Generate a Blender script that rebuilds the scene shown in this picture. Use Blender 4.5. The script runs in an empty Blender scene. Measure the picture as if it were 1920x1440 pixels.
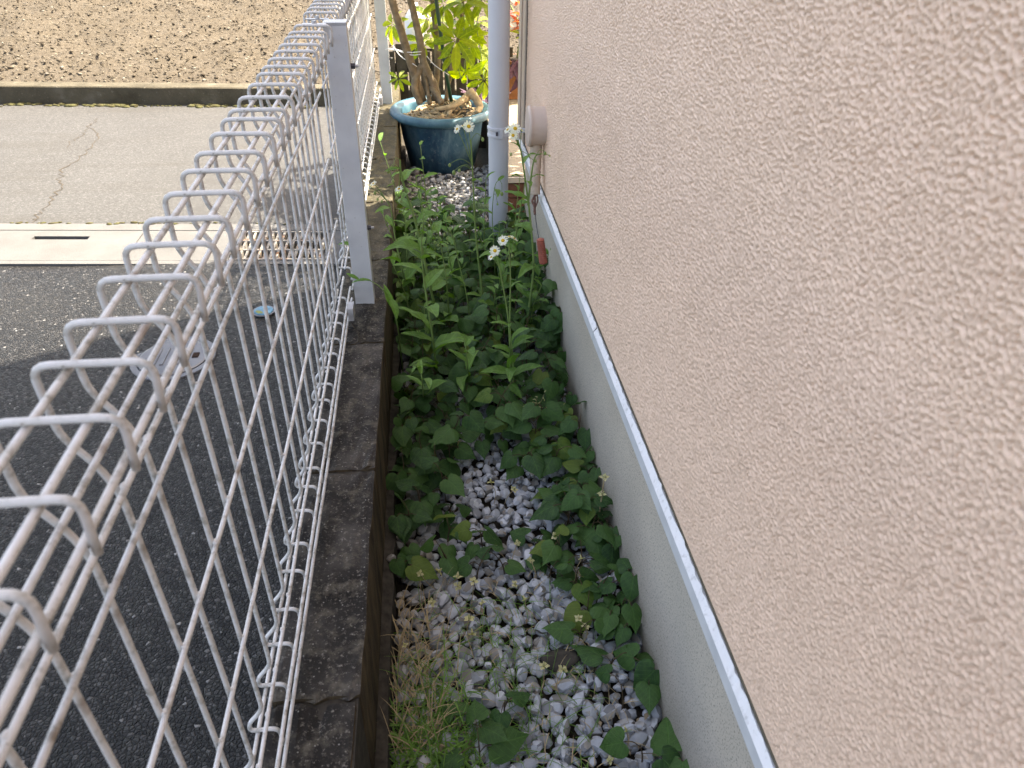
import bpy, bmesh, math, random
import numpy as np
from mathutils import Vector, Matrix, Euler
R_ = math.radians
random.seed(7); rng = np.random.default_rng(7)
scene = bpy.context.scene
col = scene.collection

# ------------------------------------------------------------------ camera
CAM_H = 0.93
RX = np.array([[0.99400054, -0.04981626, 0.09737179], [-0.10844875, -0.56451972, 0.81826423], [0.01420543, -0.82391494, -0.56653542]])
FPX = 1395.86
cam = bpy.data.cameras.new('camera'); cam_o = bpy.data.objects.new('camera', cam); col.objects.link(cam_o)
M = Matrix(((RX[0, 0], -RX[0, 1], -RX[0, 2], 0), (RX[1, 0], -RX[1, 1], -RX[1, 2], 0), (RX[2, 0], -RX[2, 1], -RX[2, 2], CAM_H), (0, 0, 0, 1)))
cam_o.matrix_world = M
cam.sensor_width = 36; cam.lens = 36 * FPX / 1920; cam.clip_start = 0.02; cam.clip_end = 2000
cam.dof.use_dof = True; cam.dof.focus_distance = 1.75; cam.dof.aperture_fstop = 11
scene.camera = cam_o

# ------------------------------------------------------------------ light
SUN_AZ, SUN_EL = 63.2, 60.0
w = bpy.data.worlds.new('World'); scene.world = w; w.use_nodes = True
nt = w.node_tree
sky = nt.nodes.new('ShaderNodeTexSky'); sky.sky_type = 'NISHITA'; sky.sun_disc = False
sky.sun_elevation = R_(SUN_EL); sky.sun_rotation = R_(SUN_AZ); sky.dust_density = 4.0; sky.air_density = 0.8; sky.ozone_density = 0.3
nt.links.new(sky.outputs[0], nt.nodes['Background'].inputs[0]); nt.nodes['Background'].inputs[1].default_value = 0.15
sl = bpy.data.lights.new('sun', 'SUN'); sl.energy = 4.0; sl.angle = R_(0.53); sl.color = (1, 0.98, 0.95)
so = bpy.data.objects.new('sun', sl); col.objects.link(so)
sd = Vector((math.sin(R_(SUN_AZ)) * math.cos(R_(SUN_EL)), math.cos(R_(SUN_AZ)) * math.cos(R_(SUN_EL)), math.sin(R_(SUN_EL))))
so.rotation_euler = sd.to_track_quat('Z', 'Y').to_euler(); so.location = (3, 3, 8)
scene.view_settings.view_transform = 'Standard'; scene.view_settings.look = 'None'
scene.view_settings.exposure = 2.42; scene.view_settings.gamma = 1
scene.view_settings.use_white_balance = True; scene.view_settings.white_balance_temperature = 7900; scene.view_settings.white_balance_tint = 10   # camera white balance between sun and open shade
scene.render.engine = 'CYCLES'
scene.cycles.use_denoising = True
scene.cycles.max_bounces = 8

# ------------------------------------------------------------------ helpers
def _ray(px, py): return RX @ np.array([px - 960., py - 720., FPX])
def at(px, py, Y):            # point of the place seen at a pixel, at distance Y along the alley
    r = _ray(px, py) * (Y / _ray(px, py)[1]); return Vector((r[0], r[1], r[2] + CAM_H))
def gnd(px, py, z):           # same, on the level z
    r = _ray(px, py); r = r * ((z - CAM_H) / r[2]); return Vector((r[0], r[1], z))
def mesh(name, v, f, mat=None, smooth=True):
    m = bpy.data.meshes.new(name); m.from_pydata([tuple(p) for p in v], [], [tuple(q) for q in f]); m.update()
    if smooth: m.polygons.foreach_set('use_smooth', [True] * len(m.polygons))
    if mat: m.materials.append(mat)
    return m
def obj(name, m, parent=None, loc=None, mat4=None):
    o = bpy.data.objects.new(name, m); col.objects.link(o); o.parent = parent
    if loc is not None: o.location = loc
    if mat4 is not None: o.matrix_local = mat4
    return o
def thing(name, label, cat, loc=(0, 0, 0), group=None):
    o = bpy.data.objects.new(name, None); col.objects.link(o); o.location = loc; o.empty_display_size = .05
    o['label'] = label; o['category'] = cat
    if group: o['group'] = group
    return o
def tag(o, label, cat, group=None, kind=None):
    if label: o['label'] = label
    if cat: o['category'] = cat
    if group: o['group'] = group
    if kind: o['kind'] = kind
    return o
def struct(o, label=None):
    o['kind'] = 'structure'
    if label: o['label'] = label
    return o
class MB:
    def __init__(s): s.v = []; s.f = []
    def add(s, v, f):
        n = len(s.v); s.v += [tuple(p) for p in v]; s.f += [tuple(i + n for i in q) for q in f]; return s
    def build(s, name, mat, parent=None, smooth=True, loc=None): return obj(name, mesh(name, s.v, s.f, mat, smooth), parent, loc)
def tube(pts, r, n=8, cap=True):
    pts = [Vector(p) for p in pts]; N = len(pts)
    rs = [r] * N if isinstance(r, (int, float)) else list(r)
    V = []; F = []; up = None
    for i, p in enumerate(pts):
        t = (pts[min(i + 1, N - 1)] - pts[max(i - 1, 0)]).normalized()
        if up is None:
            up = t.orthogonal().normalized()
        else:
            up = (up - t * up.dot(t))
            up = up.normalized() if up.length > 1e-6 else t.orthogonal().normalized()
        b = t.cross(up)
        for k in range(n):
            a = 2 * math.pi * k / n; V.append(p + (up * math.cos(a) + b * math.sin(a)) * rs[i])
    for i in range(N - 1):
        for k in range(n):
            F.append((i * n + k, i * n + (k + 1) % n, (i + 1) * n + (k + 1) % n, (i + 1) * n + k))
    if cap: F.append(tuple(reversed(range(n)))); F.append(tuple(range((N - 1) * n, N * n)))
    return V, F
def fillet(pts, r, n=4):
    pts = [Vector(p) for p in pts]; out = [pts[0]]
    for i in range(1, len(pts) - 1):
        a, p, b = pts[i - 1], pts[i], pts[i + 1]
        d1 = (a - p); d2 = (b - p); rr = min(r, d1.length * .45, d2.length * .45)
        s = p + d1.normalized() * rr; e = p + d2.normalized() * rr
        for k in range(n + 1):
            t = k / n; out.append(s * (1 - t) ** 2 + p * 2 * t * (1 - t) + e * t * t)
    out.append(pts[-1]); return out
def spline(pts, n=6):
    pts = [Vector(p) for p in pts]; out = []
    P = [pts[0] * 2 - pts[1]] + pts + [pts[-1] * 2 - pts[-2]]
    for i in range(1, len(P) - 2):
        for k in range(n):
            t = k / n
            out.append(.5 * ((2 * P[i]) + (P[i + 1] - P[i - 1]) * t + (2 * P[i - 1] - 5 * P[i] + 4 * P[i + 1] - P[i + 2]) * t * t + (3 * P[i] - P[i - 1] - 3 * P[i + 1] + P[i + 2]) * t ** 3))
    out.append(pts[-1]); return out
def box(x0, x1, y0, y1, z0, z1):
    return [(x0, y0, z0), (x1, y0, z0), (x1, y1, z0), (x0, y1, z0), (x0, y0, z1), (x1, y0, z1), (x1, y1, z1), (x0, y1, z1)], \
        [(0, 3, 2, 1), (4, 5, 6, 7), (0, 1, 5, 4), (1, 2, 6, 5), (2, 3, 7, 6), (3, 0, 4, 7)]
def bevel_box(name, x0, x1, y0, y1, z0, z1, mat, parent=None, bev=.004, seg=2, jag=0, cuts=0):
    bm = bmesh.new(); v, f = box(x0, x1, y0, y1, z0, z1)
    vs = [bm.verts.new(p) for p in v]; [bm.faces.new([vs[i] for i in q]) for q in f]
    if cuts: bmesh.ops.subdivide_edges(bm, edges=bm.edges[:], cuts=cuts, use_grid_fill=True)
    if jag:
        bm.normal_update()
        for q in bm.verts: q.co += Vector(rng.normal(0, jag, 3))
    if bev:
        es = [e for e in bm.edges if len(e.link_faces) == 2 and e.calc_face_angle(0) > 1.0]
        bmesh.ops.bevel(bm, geom=es, offset=bev, segments=seg, affect='EDGES', profile=.6)
    m = bpy.data.meshes.new(name); bm.to_mesh(m); bm.free(); m.materials.append(mat)
    m.polygons.foreach_set('use_smooth', [False] * len(m.polygons))
    return obj(name, m, parent)
def lathe(prof, n=32, closed=False):
    V = []; F = []; k = len(prof)
    for i in range(n):
        a = 2 * math.pi * i / n
        for r, z in prof: V.append((r * math.cos(a), r * math.sin(a), z))
    for i in range(n):
        for j in range(k - 1): F.append((i * k + j, ((i + 1) % n) * k + j, ((i + 1) % n) * k + j + 1, i * k + j + 1))
    return V, F

# ------------------------------------------------------------------ materials
def material(name, rough=.6, spec=.4):
    m = bpy.data.materials.new(name); m.use_nodes = True
    b = m.node_tree.nodes['Principled BSDF']; b.inputs['Roughness'].default_value = rough
    b.inputs['Specular IOR Level'].default_value = spec
    return m, m.node_tree, b
def N(nt, t, **kw):
    n = nt.nodes.new('ShaderNode' + t)
    for k, v in kw.items():
        if k in n.inputs: n.inputs[k].default_value = v
        else: setattr(n, k, v)
    return n
def coords(nt, scale=(1, 1, 1), space='Object'):
    tc = N(nt, 'TexCoord'); mp = N(nt, 'Mapping'); mp.inputs['Scale'].default_value = scale
    nt.links.new(tc.outputs[space], mp.inputs[0]); return mp.outputs[0]
def ramp(nt, src, stops, interp='LINEAR'):
    r = N(nt, 'ValToRGB'); cr = r.color_ramp; cr.interpolation = interp
    while len(cr.elements) < len(stops): cr.elements.new(.5)
    for e, (p, c) in zip(cr.elements, stops):
        e.position = p; e.color = (*c, 1) if len(c) == 3 else c
    nt.links.new(src, r.inputs[0]); return r.outputs[0]
def mix(nt, fac, a, b, mode='MIX'):
    m = N(nt, 'Mix'); m.data_type = 'RGBA'; m.blend_type = mode
    if isinstance(fac, (int, float)): m.inputs[0].default_value = fac
    else: nt.links.new(fac, m.inputs[0])
    for s, i in ((a, 6), (b, 7)):
        if isinstance(s, tuple): m.inputs[i].default_value = (*s, 1)
        else: nt.links.new(s, m.inputs[i])
    return m.outputs[2]
def noise(nt, co, scale, detail=4, rough=.55, dist=0):
    n = N(nt, 'TexNoise'); n.inputs['Scale'].default_value = scale; n.inputs['Detail'].default_value = detail
    n.inputs['Roughness'].default_value = rough; n.inputs['Distortion'].default_value = dist
    nt.links.new(co, n.inputs['Vector']); return n.outputs[0]
def voro(nt, co, scale, feature='F1', out=0, rnd=1.0):
    n = N(nt, 'TexVoronoi'); n.feature = feature; n.inputs['Scale'].default_value = scale; n.inputs['Randomness'].default_value = rnd
    nt.links.new(co, n.inputs['Vector']); return n.outputs[out]
def bump(nt, b, h, strength=.4, dist=.002, prev=None):
    n = N(nt, 'Bump'); n.inputs['Strength'].default_value = strength; n.inputs['Distance'].default_value = dist
    nt.links.new(h, n.inputs['Height'])
    if prev is not None: nt.links.new(prev, n.inputs['Normal'])
    nt.links.new(n.outputs[0], b.inputs['Normal']); return n.outputs[0]
def math_(nt, op, a, b=None):
    n = N(nt, 'Math'); n.operation = op
    for s, i in ((a, 0), (b, 1)):
        if s is None: continue
        if isinstance(s, (int, float)): n.inputs[i].default_value = s
        else: nt.links.new(s, n.inputs[i])
    return n.outputs[0]
def setc(nt, b, c): nt.links.new(c, b.inputs['Base Color'])
def plain(name, c, rough=.6, spec=.4, var=.12, scale=30, bumpk=0):
    m, nt, b = material(name, rough, spec); co = coords(nt)
    n = noise(nt, co, scale, 5)
    setc(nt, b, ramp(nt, n, [(.3, tuple(x * (1 - var) for x in c)), (.7, tuple(min(1, x * (1 + var)) for x in c))]))
    if bumpk: bump(nt, b, n, bumpk, .002)
    return m

MAT = {}
# painted wire: white coat with grime, pits and rust at a few spots
m, nt, b = material('wire_paint', .5, .45); co = coords(nt)
n1 = noise(nt, co, 55, 6, .65); n2 = noise(nt, co, 260, 3); n3 = noise(nt, co, 17, 4)
c = ramp(nt, n1, [(.34, (.30, .28, .24)), (.48, (.63, .62, .60)), (.72, (.76, .75, .75))])
c = mix(nt, ramp(nt, n2, [(.66, (0, 0, 0)), (.76, (1, 1, 1))]), c, (.22, .20, .17))
c = mix(nt, ramp(nt, n3, [(.60, (0, 0, 0)), (.71, (.8, .8, .8))]), c, (.22, .15, .10))
setc(nt, b, c); bump(nt, b, n1, .25, .001); MAT['wire'] = m
# fence post paint
m, nt, b = material('post_paint', .42, .45); co = coords(nt)
n1 = noise(nt, co, 14, 5); n2 = noise(nt, co, 130, 3)
c = ramp(nt, n1, [(.3, (.50, .51, .54)), (.7, (.62, .63, .65))]); c = mix(nt, ramp(nt, n2, [(.68, (0, 0, 0)), (.75, (.6, .6, .6))]), c, (.30, .29, .27))
setc(nt, b, c); MAT['post'] = m
# sprayed stucco siding
m, nt, b = material('stucco', .48, .45); co = coords(nt)
n1 = noise(nt, co, 2.2, 4); n2 = noise(nt, co, 420, 3); n3 = noise(nt, co, 6, 5)
c = ramp(nt, n1, [(.3, (.83, .595, .44)), (.7, (.85, .61, .455))])
c = mix(nt, ramp(nt, n3, [(.45, (0, 0, 0)), (.75, (.35, .35, .35))]), c, (.825, .60, .45))
setc(nt, b, c); bump(nt, b, n2, .12, .0006); MAT['stucco'] = m
MAT['corner_trim'] = plain('corner_trim_paint', (.52, .42, .34), .5, .4, .1, 20)
m = MAT['stucco'].copy(); m.name = 'stucco_far'; nt = m.node_tree; b = nt.nodes['Principled BSDF']; bump(nt, b, ramp(nt, noise(nt, coords(nt), 130, 3), [(.4, (0, 0, 0)), (.58, (1, 1, 1))]), .7, .003); MAT['stucco_far'] = m
# foundation render
m, nt, b = material('foundation_render', .9, .2); co = coords(nt)
n1 = noise(nt, co, 5, 5); n2 = noise(nt, co, 330, 2); n3 = noise(nt, co, 1.6, 3)
c = ramp(nt, n1, [(.3, (.50, .435, .355)), (.7, (.59, .52, .43))])
c = mix(nt, ramp(nt, n2, [(.54, (0, 0, 0)), (.66, (.85, .85, .85))]), c, (.20, .19, .16))
c = mix(nt, ramp(nt, n3, [(.45, (0, 0, 0)), (.7, (.5, .5, .5))]), c, (.36, .355, .32))
geo = N(nt, 'NewGeometry'); pos = N(nt, 'SeparateXYZ'); nt.links.new(geo.outputs['Position'], pos.inputs[0])
hs = math_(nt, 'ADD', math_(nt, 'MULTIPLY', pos.outputs['Z'], -2.0), math_(nt, 'MULTIPLY', noise(nt, coords(nt, (1, 1, .5)), 14, 6), .4))   # soil splash along the foot
c = mix(nt, ramp(nt, hs, [(.42, (0, 0, 0)), (.78, (.55, .55, .55))]), c, (.20, .18, .14))
setc(nt, b, c); bump(nt, b, n2, .5, .0012); MAT['foundation'] = m
m, nt, b = material('flashing_paint', .4, .45); co = coords(nt)
n1 = noise(nt, co, 25, 5); setc(nt, b, ramp(nt, n1, [(.25, (.53, .545, .56)), (.6, (.63, .645, .66))])); MAT['flashing'] = m
m, nt, b = material('flashing_edge', .55, .4); co = coords(nt)
n1 = noise(nt, co, 120, 5); setc(nt, b, ramp(nt, n1, [(.30, (.55, .55, .55)), (.45, (.72, .72, .73))])); bump(nt, b, n1, .3, .001); MAT['flashing_edge'] = m
MAT['gap'] = plain('dark_gap', (.13, .115, .085), .9, .2, .3, 80)
# downpipe
m, nt, b = material('downpipe_plastic', .45, .4); co = coords(nt, (1, 1, .25))
n1 = noise(nt, co, 12, 5); n2 = noise(nt, coords(nt), 180, 3)
c = ramp(nt, n1, [(.3, (.50, .515, .55)), (.7, (.59, .605, .64))]); c = mix(nt, ramp(nt, n2, [(.68, (0, 0, 0)), (.76, (.4, .4, .4))]), c, (.36, .37, .40))
setc(nt, b, c); MAT['pipe'] = m
MAT['duct'] = plain('duct_cap_plastic', (.56, .45, .38), .45, .4, .06, 12)
MAT['tape'] = plain('duct_tape', (.50, .40, .31), .7, .3, .22, 40, .4)
MAT['tape_dark'] = plain('copper_ends', (.20, .10, .075), .6, .4, .4, 120)
MAT['red_coil'] = plain('red_rubber', (.38, .10, .065), .55, .4, .25, 90)
MAT['cable'] = plain('grey_cable', (.10, .10, .10), .5, .4, .1, 20)
# concrete block of the kerb wall: stained black with lichen flecks on top, brown streaks down the face
m, nt, b = material('old_block', .92, .2); co = coords(nt)
n1 = noise(nt, co, 9, 6, .6); n2 = noise(nt, co, 150, 5, .75); n3 = noise(nt, co, 28, 6, .7); n4 = voro(nt, co, 80)
c = ramp(nt, n1, [(.32, (.012, .0105, .0095)), (.5, (.030, .027, .024)), (.68, (.078, .070, .062))])
c = mix(nt, ramp(nt, n3, [(.5, (0, 0, 0)), (.68, (.8, .8, .8))]), c, (.13, .115, .09))
c = mix(nt, ramp(nt, n2, [(.56, (0, 0, 0)), (.68, (.8, .8, .8))]), c, (.25, .23, .20))
c = mix(nt, ramp(nt, n4, [(.06, (.7, .7, .7)), (.12, (0, 0, 0))]), c, (.34, .33, .30))
geo = N(nt, 'NewGeometry'); sx = N(nt, 'SeparateXYZ'); nt.links.new(geo.outputs['Normal'], sx.inputs[0])
side = math_(nt, 'LESS_THAN', sx.outputs['Z'], .5)
n5 = noise(nt, coords(nt, (1, 1, .2)), 34, 5, .6)
brown = ramp(nt, n5, [(.35, (.03, .022, .014)), (.7, (.105, .078, .045))])
c = mix(nt, side, c, brown)
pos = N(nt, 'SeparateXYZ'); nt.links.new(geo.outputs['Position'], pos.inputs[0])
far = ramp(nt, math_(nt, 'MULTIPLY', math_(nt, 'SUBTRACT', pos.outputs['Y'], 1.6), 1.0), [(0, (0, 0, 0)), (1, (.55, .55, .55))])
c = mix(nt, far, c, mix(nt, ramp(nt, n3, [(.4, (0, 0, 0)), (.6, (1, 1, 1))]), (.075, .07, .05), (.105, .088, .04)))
setc(nt, b, c); h = math_(nt, 'ADD', n2, n3); bump(nt, b, h, .6, .003); MAT['block'] = m
MAT['footing'] = plain('footing_concrete', (.05, .044, .036), .95, .2, .4, 60, .5)
# pebbles
m, nt, b = material('white_gravel', .62, .4)
geo = N(nt, 'NewGeometry'); oi = N(nt, 'ObjectInfo'); at_ = N(nt, 'Attribute'); at_.attribute_name = 'tint'
t = at_.outputs['Fac']
rv = math_(nt, 'FRACT', math_(nt, 'ADD', math_(nt, 'ADD', geo.outputs['Random Per Island'], oi.outputs['Random']), t))
co = coords(nt, space='Generated'); co2 = coords(nt)
c = ramp(nt, rv, [(0, (0.1215, 0.1260, 0.1341)), (.18, (0.2700, 0.2880, 0.3150)), (.5, (0.3870, 0.4095, 0.4455)), (.8, (0.5040, 0.5265, 0.5625)), (.88, (0.2880, 0.2700, 0.2430)), (1, (0.1539, 0.1377, 0.1179))])
n1 = noise(nt, geo.outputs['Position'], 95, 6, .65)
c = mix(nt, ramp(nt, n1, [(.45, (0, 0, 0)), (.75, (.5, .5, .5))]), c, (0.2340, 0.2250, 0.1935))
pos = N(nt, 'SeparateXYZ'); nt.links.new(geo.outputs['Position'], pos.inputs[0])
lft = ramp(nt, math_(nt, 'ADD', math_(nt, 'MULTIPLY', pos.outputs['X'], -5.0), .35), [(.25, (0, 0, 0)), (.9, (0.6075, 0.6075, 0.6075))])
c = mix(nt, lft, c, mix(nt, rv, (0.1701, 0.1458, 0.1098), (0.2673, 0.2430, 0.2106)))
setc(nt, b, c); bump(nt, b, n1, .35, .0015); MAT['gravel'] = m
MAT['soil'] = plain('dark_soil', (.035, .028, .02), .95, .2, .5, 70, .6)
# asphalt (new, coarse)
m, nt, b = material('coarse_asphalt', .5, .3); co = coords(nt)
dst = noise(nt, co, 3, 4); v1 = voro(nt, co, 135, 'DISTANCE_TO_EDGE'); v2 = voro(nt, co, 135, 'F1', 1); v3 = voro(nt, co, 60, 'F1', 1)
sep = N(nt, 'SeparateColor'); nt.links.new(v2, sep.inputs[0])
c = ramp(nt, sep.outputs[0], [(0, (0.0117, 0.0130, 0.0149)), (.6, (0.0300, 0.0312, 0.0332)), (.90, (0.0619, 0.0619, 0.0625)), (.975, (0.0977, 0.0977, 0.0977)), (.988, (0.1302, 0.1302, 0.1302)), (1, (0.3256, 0.3256, 0.3191))])
c = mix(nt, ramp(nt, v1, [(.02, (1, 1, 1)), (.12, (0, 0, 0))]), c, (0.0065, 0.0065, 0.0072))
c = mix(nt, ramp(nt, dst, [(.5, (0, 0, 0)), (.75, (.35, .35, .35))]), c, (0.0391, 0.0377, 0.0345))
n8 = noise(nt, co, 900, 2); 
c = mix(nt, ramp(nt, n8, [(.69, (0, 0, 0)), (.73, (.8, .8, .8))]), c, (0.2930, 0.2996, 0.3126))
setc(nt, b, c)
rg = ramp(nt, sep.outputs[1], [(0, (.35, .35, .35)), (1, (.75, .75, .75))]); nt.links.new(rg, b.inputs['Roughness'])
hh = math_(nt, 'ADD', math_(nt, 'MULTIPLY', ramp(nt, v1, [(0, (0, 0, 0)), (.25, (1, 1, 1))]), .8), math_(nt, 'MULTIPLY', sep.outputs[2], 1.0))
hh = math_(nt, 'ADD', hh, noise(nt, co, 420, 3)); bump(nt, b, hh, 1.0, .006); MAT['asphalt'] = m
# old worn road
m, nt, b = material('old_asphalt', .85, .3); co = coords(nt)
n1 = noise(nt, co, 1.1, 5); n2 = noise(nt, co, 160, 4, .7); v2 = voro(nt, co, 170, 'F1', 1); sep = N(nt, 'SeparateColor'); nt.links.new(v2, sep.inputs[0])
c = ramp(nt, n1, [(.3, (0.0417, 0.0423, 0.0417)), (.7, (0.0558, 0.0571, 0.0571))])
c = mix(nt, .35, c, ramp(nt, sep.outputs[0], [(0, (0.0235, 0.0235, 0.0228)), (.8, (0.0773, 0.0780, 0.0773)), (1, (0.1546, 0.1546, 0.1546))]))
c = mix(nt, ramp(nt, noise(nt, coords(nt, (.4, 2, 1)), 3.5, 5), [(.5, (0, 0, 0)), (.75, (.5, .5, .5))]), c, (0.0390, 0.0370, 0.0329))
setc(nt, b, c); bump(nt, b, n2, .5, .003); MAT['road'] = m
MAT['crack'] = plain('crack_fill', (.06, .052, .042), .95, .2, .3, 60)
m, nt, b = material('gutter_concrete', .9, .25); co = coords(nt)
n1 = noise(nt, co, 6, 5); n2 = noise(nt, co, 260, 4, .7)
c = ramp(nt, n1, [(.3, (0.0880, 0.0888, 0.0880)), (.7, (0.1155, 0.1169, 0.1169))]); c = mix(nt, ramp(nt, n2, [(.58, (0, 0, 0)), (.68, (.8, .8, .8))]), c, (0.0491, 0.0469, 0.0404))
c = mix(nt, ramp(nt, n2, [(.30, (.8, .8, .8)), (.38, (0, 0, 0))]), c, (0.1876, 0.1876, 0.1840))
setc(nt, b, c); bump(nt, b, n2, .5, .003); MAT['gutter'] = m
MAT['slot'] = plain('drain_hole', (.03, .02, .016), .95, .1, .2, 60)
m, nt, b = material('rusty_grate', .75, .4); co = coords(nt)
n1 = noise(nt, co, 30, 5); setc(nt, b, ramp(nt, n1, [(.38, (0.198, 0.180, 0.156)), (.55, (0.252, 0.240, 0.216)), (.66, (0.156, 0.078, 0.036))])); bump(nt, b, n1, .3, .002); MAT['grate'] = m
# low concrete wall of the field
m, nt, b = material('field_wall_concrete', .95, .2); co = coords(nt)
n1 = noise(nt, co, 5, 6, .65); n2 = noise(nt, co, 60, 5, .65)
c = ramp(nt, n1, [(.3, (.045, .04, .028)), (.55, (.085, .076, .055)), (.75, (.15, .14, .115))]); c = mix(nt, ramp(nt, n2, [(.62, (0, 0, 0)), (.72, (.6, .6, .6))]), c, (.24, .225, .19))
setc(nt, b, c); bump(nt, b, n2, .6, .006); MAT['fieldwall'] = m
m, nt, b = material('field_soil', .95, .15); co = coords(nt)
n1 = noise(nt, co, 1.5, 5); n2 = noise(nt, co, 45, 6, .7); n3 = noise(nt, co, 16, 5, .6)
c = ramp(nt, n2, [(.3, (0.0474, 0.0391, 0.0286)), (.55, (0.0843, 0.0722, 0.0550)), (.75, (0.1242, 0.1091, 0.0858))]); c = mix(nt, ramp(nt, n1, [(.4, (0, 0, 0)), (.7, (0.1987, 0.1987, 0.1987))]), c, (0.0625, 0.0526, 0.0399))
setc(nt, b, c); bump(nt, b, n2, .8, .02); MAT['field'] = m
m, nt, b = material('clods', .95, .15); geo = N(nt, 'NewGeometry')
setc(nt, b, ramp(nt, geo.outputs['Random Per Island'], [(0, (0.0399, 0.0316, 0.0226)), (.4, (0.0797, 0.0678, 0.0497)), (.8, (0.1144, 0.0993, 0.0753)), (.94, (0.1641, 0.1467, 0.1144)), (1, (0.2236, 0.2084, 0.1791))])); MAT['clod'] = m
m, nt, b = material('moss', .95, .1); co = coords(nt)
setc(nt, b, ramp(nt, noise(nt, co, 30, 5), [(.35, (.06, .052, .028)), (.6, (.075, .075, .032)), (.75, (.14, .125, .085))])); MAT['moss'] = m
m, nt, b = material('manhole_metal', .3, .6); co = coords(nt)
setc(nt, b, ramp(nt, noise(nt, co, 18, 5), [(.35, (.05, .053, .06)), (.65, (.09, .092, .098))])); MAT['manhole'] = m
MAT['bluecap'] = plain('blue_paint', (.055, .17, .26), .5, .4, .3, 60)
MAT['yellowpaint'] = plain('yellow_green_paint', (.15, .18, .05), .6, .3, .3, 60)
# pot
m, nt, b = material('blue_pot', .45, .45); co = coords(nt, (1, 1, .45))
n1 = noise(nt, co, 9, 6, .65, .6); n2 = noise(nt, coords(nt), 60, 5, .7)
c = ramp(nt, n1, [(.36, (.012, .05, .10)), (.5, (.035, .11, .175)), (.66, (.13, .235, .29))]); c = mix(nt, ramp(nt, n2, [(.56, (0, 0, 0)), (.72, (.55, .55, .55))]), c, (.26, .36, .40))
setc(nt, b, c); bump(nt, b, n2, .15, .002); MAT['pot'] = m
m, nt, b = material('blue_pot_rim', .4, .5); co = coords(nt)
setc(nt, b, ramp(nt, noise(nt, co, 14, 6, .65), [(.35, (.022, .085, .13)), (.5, (.045, .13, .18)), (.7, (.12, .235, .275))])); MAT['potrim'] = m
MAT['bark'] = plain('bark', (.20, .155, .10), .85, .25, .35, 40, .5)
MAT['root'] = plain('dry_roots', (.40, .31, .19), .85, .2, .35, 50, .5)
MAT['stake'] = plain('green_stake', (.012, .055, .028), .4, .5, .15, 30)
MAT['string'] = plain('white_string', (.75, .75, .73), .7, .3, .08, 30)
MAT['brick'] = plain('brown_brick', (.085, .04, .03), .85, .25, .3, 50, .4)
MAT['tile'] = plain('porch_tile', (.25, .21, .16), .7, .3, .1, 25, .2)
MAT['tile_edge'] = plain('porch_edge', (.30, .29, .27), .8, .3, .1, 25)
MAT['terracotta'] = plain('terracotta', (.30, .135, .06), .8, .25, .2, 30, .3)
MAT['darkwood'] = plain('weathered_boards', (.06, .052, .042), .9, .2, .4, 25, .5)
MAT['brownpot'] = plain('brown_plastic', (.055, .035, .032), .5, .4, .2, 20)
MAT['whiteplastic'] = plain('white_plastic', (.72, .73, .72), .5, .4, .08, 20)
MAT['roof'] = plain('roof_sheet', (.10, .09, .085), .7, .4, .2, 10)
MAT['metal'] = plain('zinc_bolt', (.42, .42, .43), .35, .6, .2, 60)
MAT['darkmetal'] = plain('dark_bolt', (.06, .06, .075), .4, .5, .2, 60)
def leafmat(name, c0, c1, trans=.35, rough=.42, spot=None, vein=.25):
    m, nt, b = material(name, rough, .35); nt.nodes.remove
    oi = N(nt, 'ObjectInfo'); geo = N(nt, 'NewGeometry')
    rv = math_(nt, 'FRACT', math_(nt, 'ADD', oi.outputs['Random'], geo.outputs['Random Per Island']))
    c = ramp(nt, rv, [(0, c0), (1, c1)])
    co = coords(nt); n1 = noise(nt, co, 4, 4); n0 = noise(nt, co, 22, 5)
    sp = N(nt, 'SeparateXYZ'); nt.links.new(co, sp.inputs[0]); ax = math_(nt, 'ABSOLUTE', sp.outputs['X'])
    ph = math_(nt, 'SINE', math_(nt, 'MULTIPLY', math_(nt, 'SUBTRACT', sp.outputs['Y'], math_(nt, 'MULTIPLY', ax, .9)), 34.0))
    vn = math_(nt, 'MAXIMUM', ramp(nt, ph, [(.9, (0, 0, 0)), (1, (1, 1, 1))]), ramp(nt, ax, [(.008, (1, 1, 1)), (.022, (0, 0, 0))]))
    c = mix(nt, ramp(nt, n1, [(.4, (0, 0, 0)), (.75, (.5, .5, .5))]), c, tuple(min(1, x * 1.5) for x in c1))
    if spot: c = mix(nt, ramp(nt, n0, [(.62, (0, 0, 0)), (.72, (.7, .7, .7))]), c, spot)
    c = mix(nt, math_(nt, 'MULTIPLY', vn, vein), c, tuple(min(1, x * 2.2) for x in c1))
    setc(nt, b, c); bump(nt, b, math_(nt, 'ADD', math_(nt, 'MULTIPLY', n0, .6), math_(nt, 'MULTIPLY', vn, -.7)), .35, .02)
    tr = N(nt, 'BsdfTranslucent'); ct = mix(nt, 1.0, c, (1.5, 1.75, .45), 'MULTIPLY'); nt.links.new(ct, tr.inputs[0])
    ms = N(nt, 'MixShader'); ms.inputs[0].default_value = trans
    nt.links.new(b.outputs[0], ms.inputs[1]); nt.links.new(tr.outputs[0], ms.inputs[2])
    nt.links.new(ms.outputs[0], nt.nodes['Material Output'].inputs[0]); return m
MAT['heart'] = leafmat('heart_leaf', (.020, .062, .017), (.055, .125, .028), .25, .45)
MAT['heart_y'] = leafmat('heart_leaf_young', (.07, .14, .02), (.12, .17, .03), .3, .45, (.16, .08, .02))
MAT['flea'] = leafmat('fleabane_leaf', (.075, .17, .03), (.13, .24, .05), .3, .5)
MAT['fleastem'] = plain('fleabane_stem', (.16, .24, .07), .6, .3, .15, 60)
MAT['heartstem'] = plain('heart_stem', (.075, .05, .025), .6, .3, .3, 60)
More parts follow.
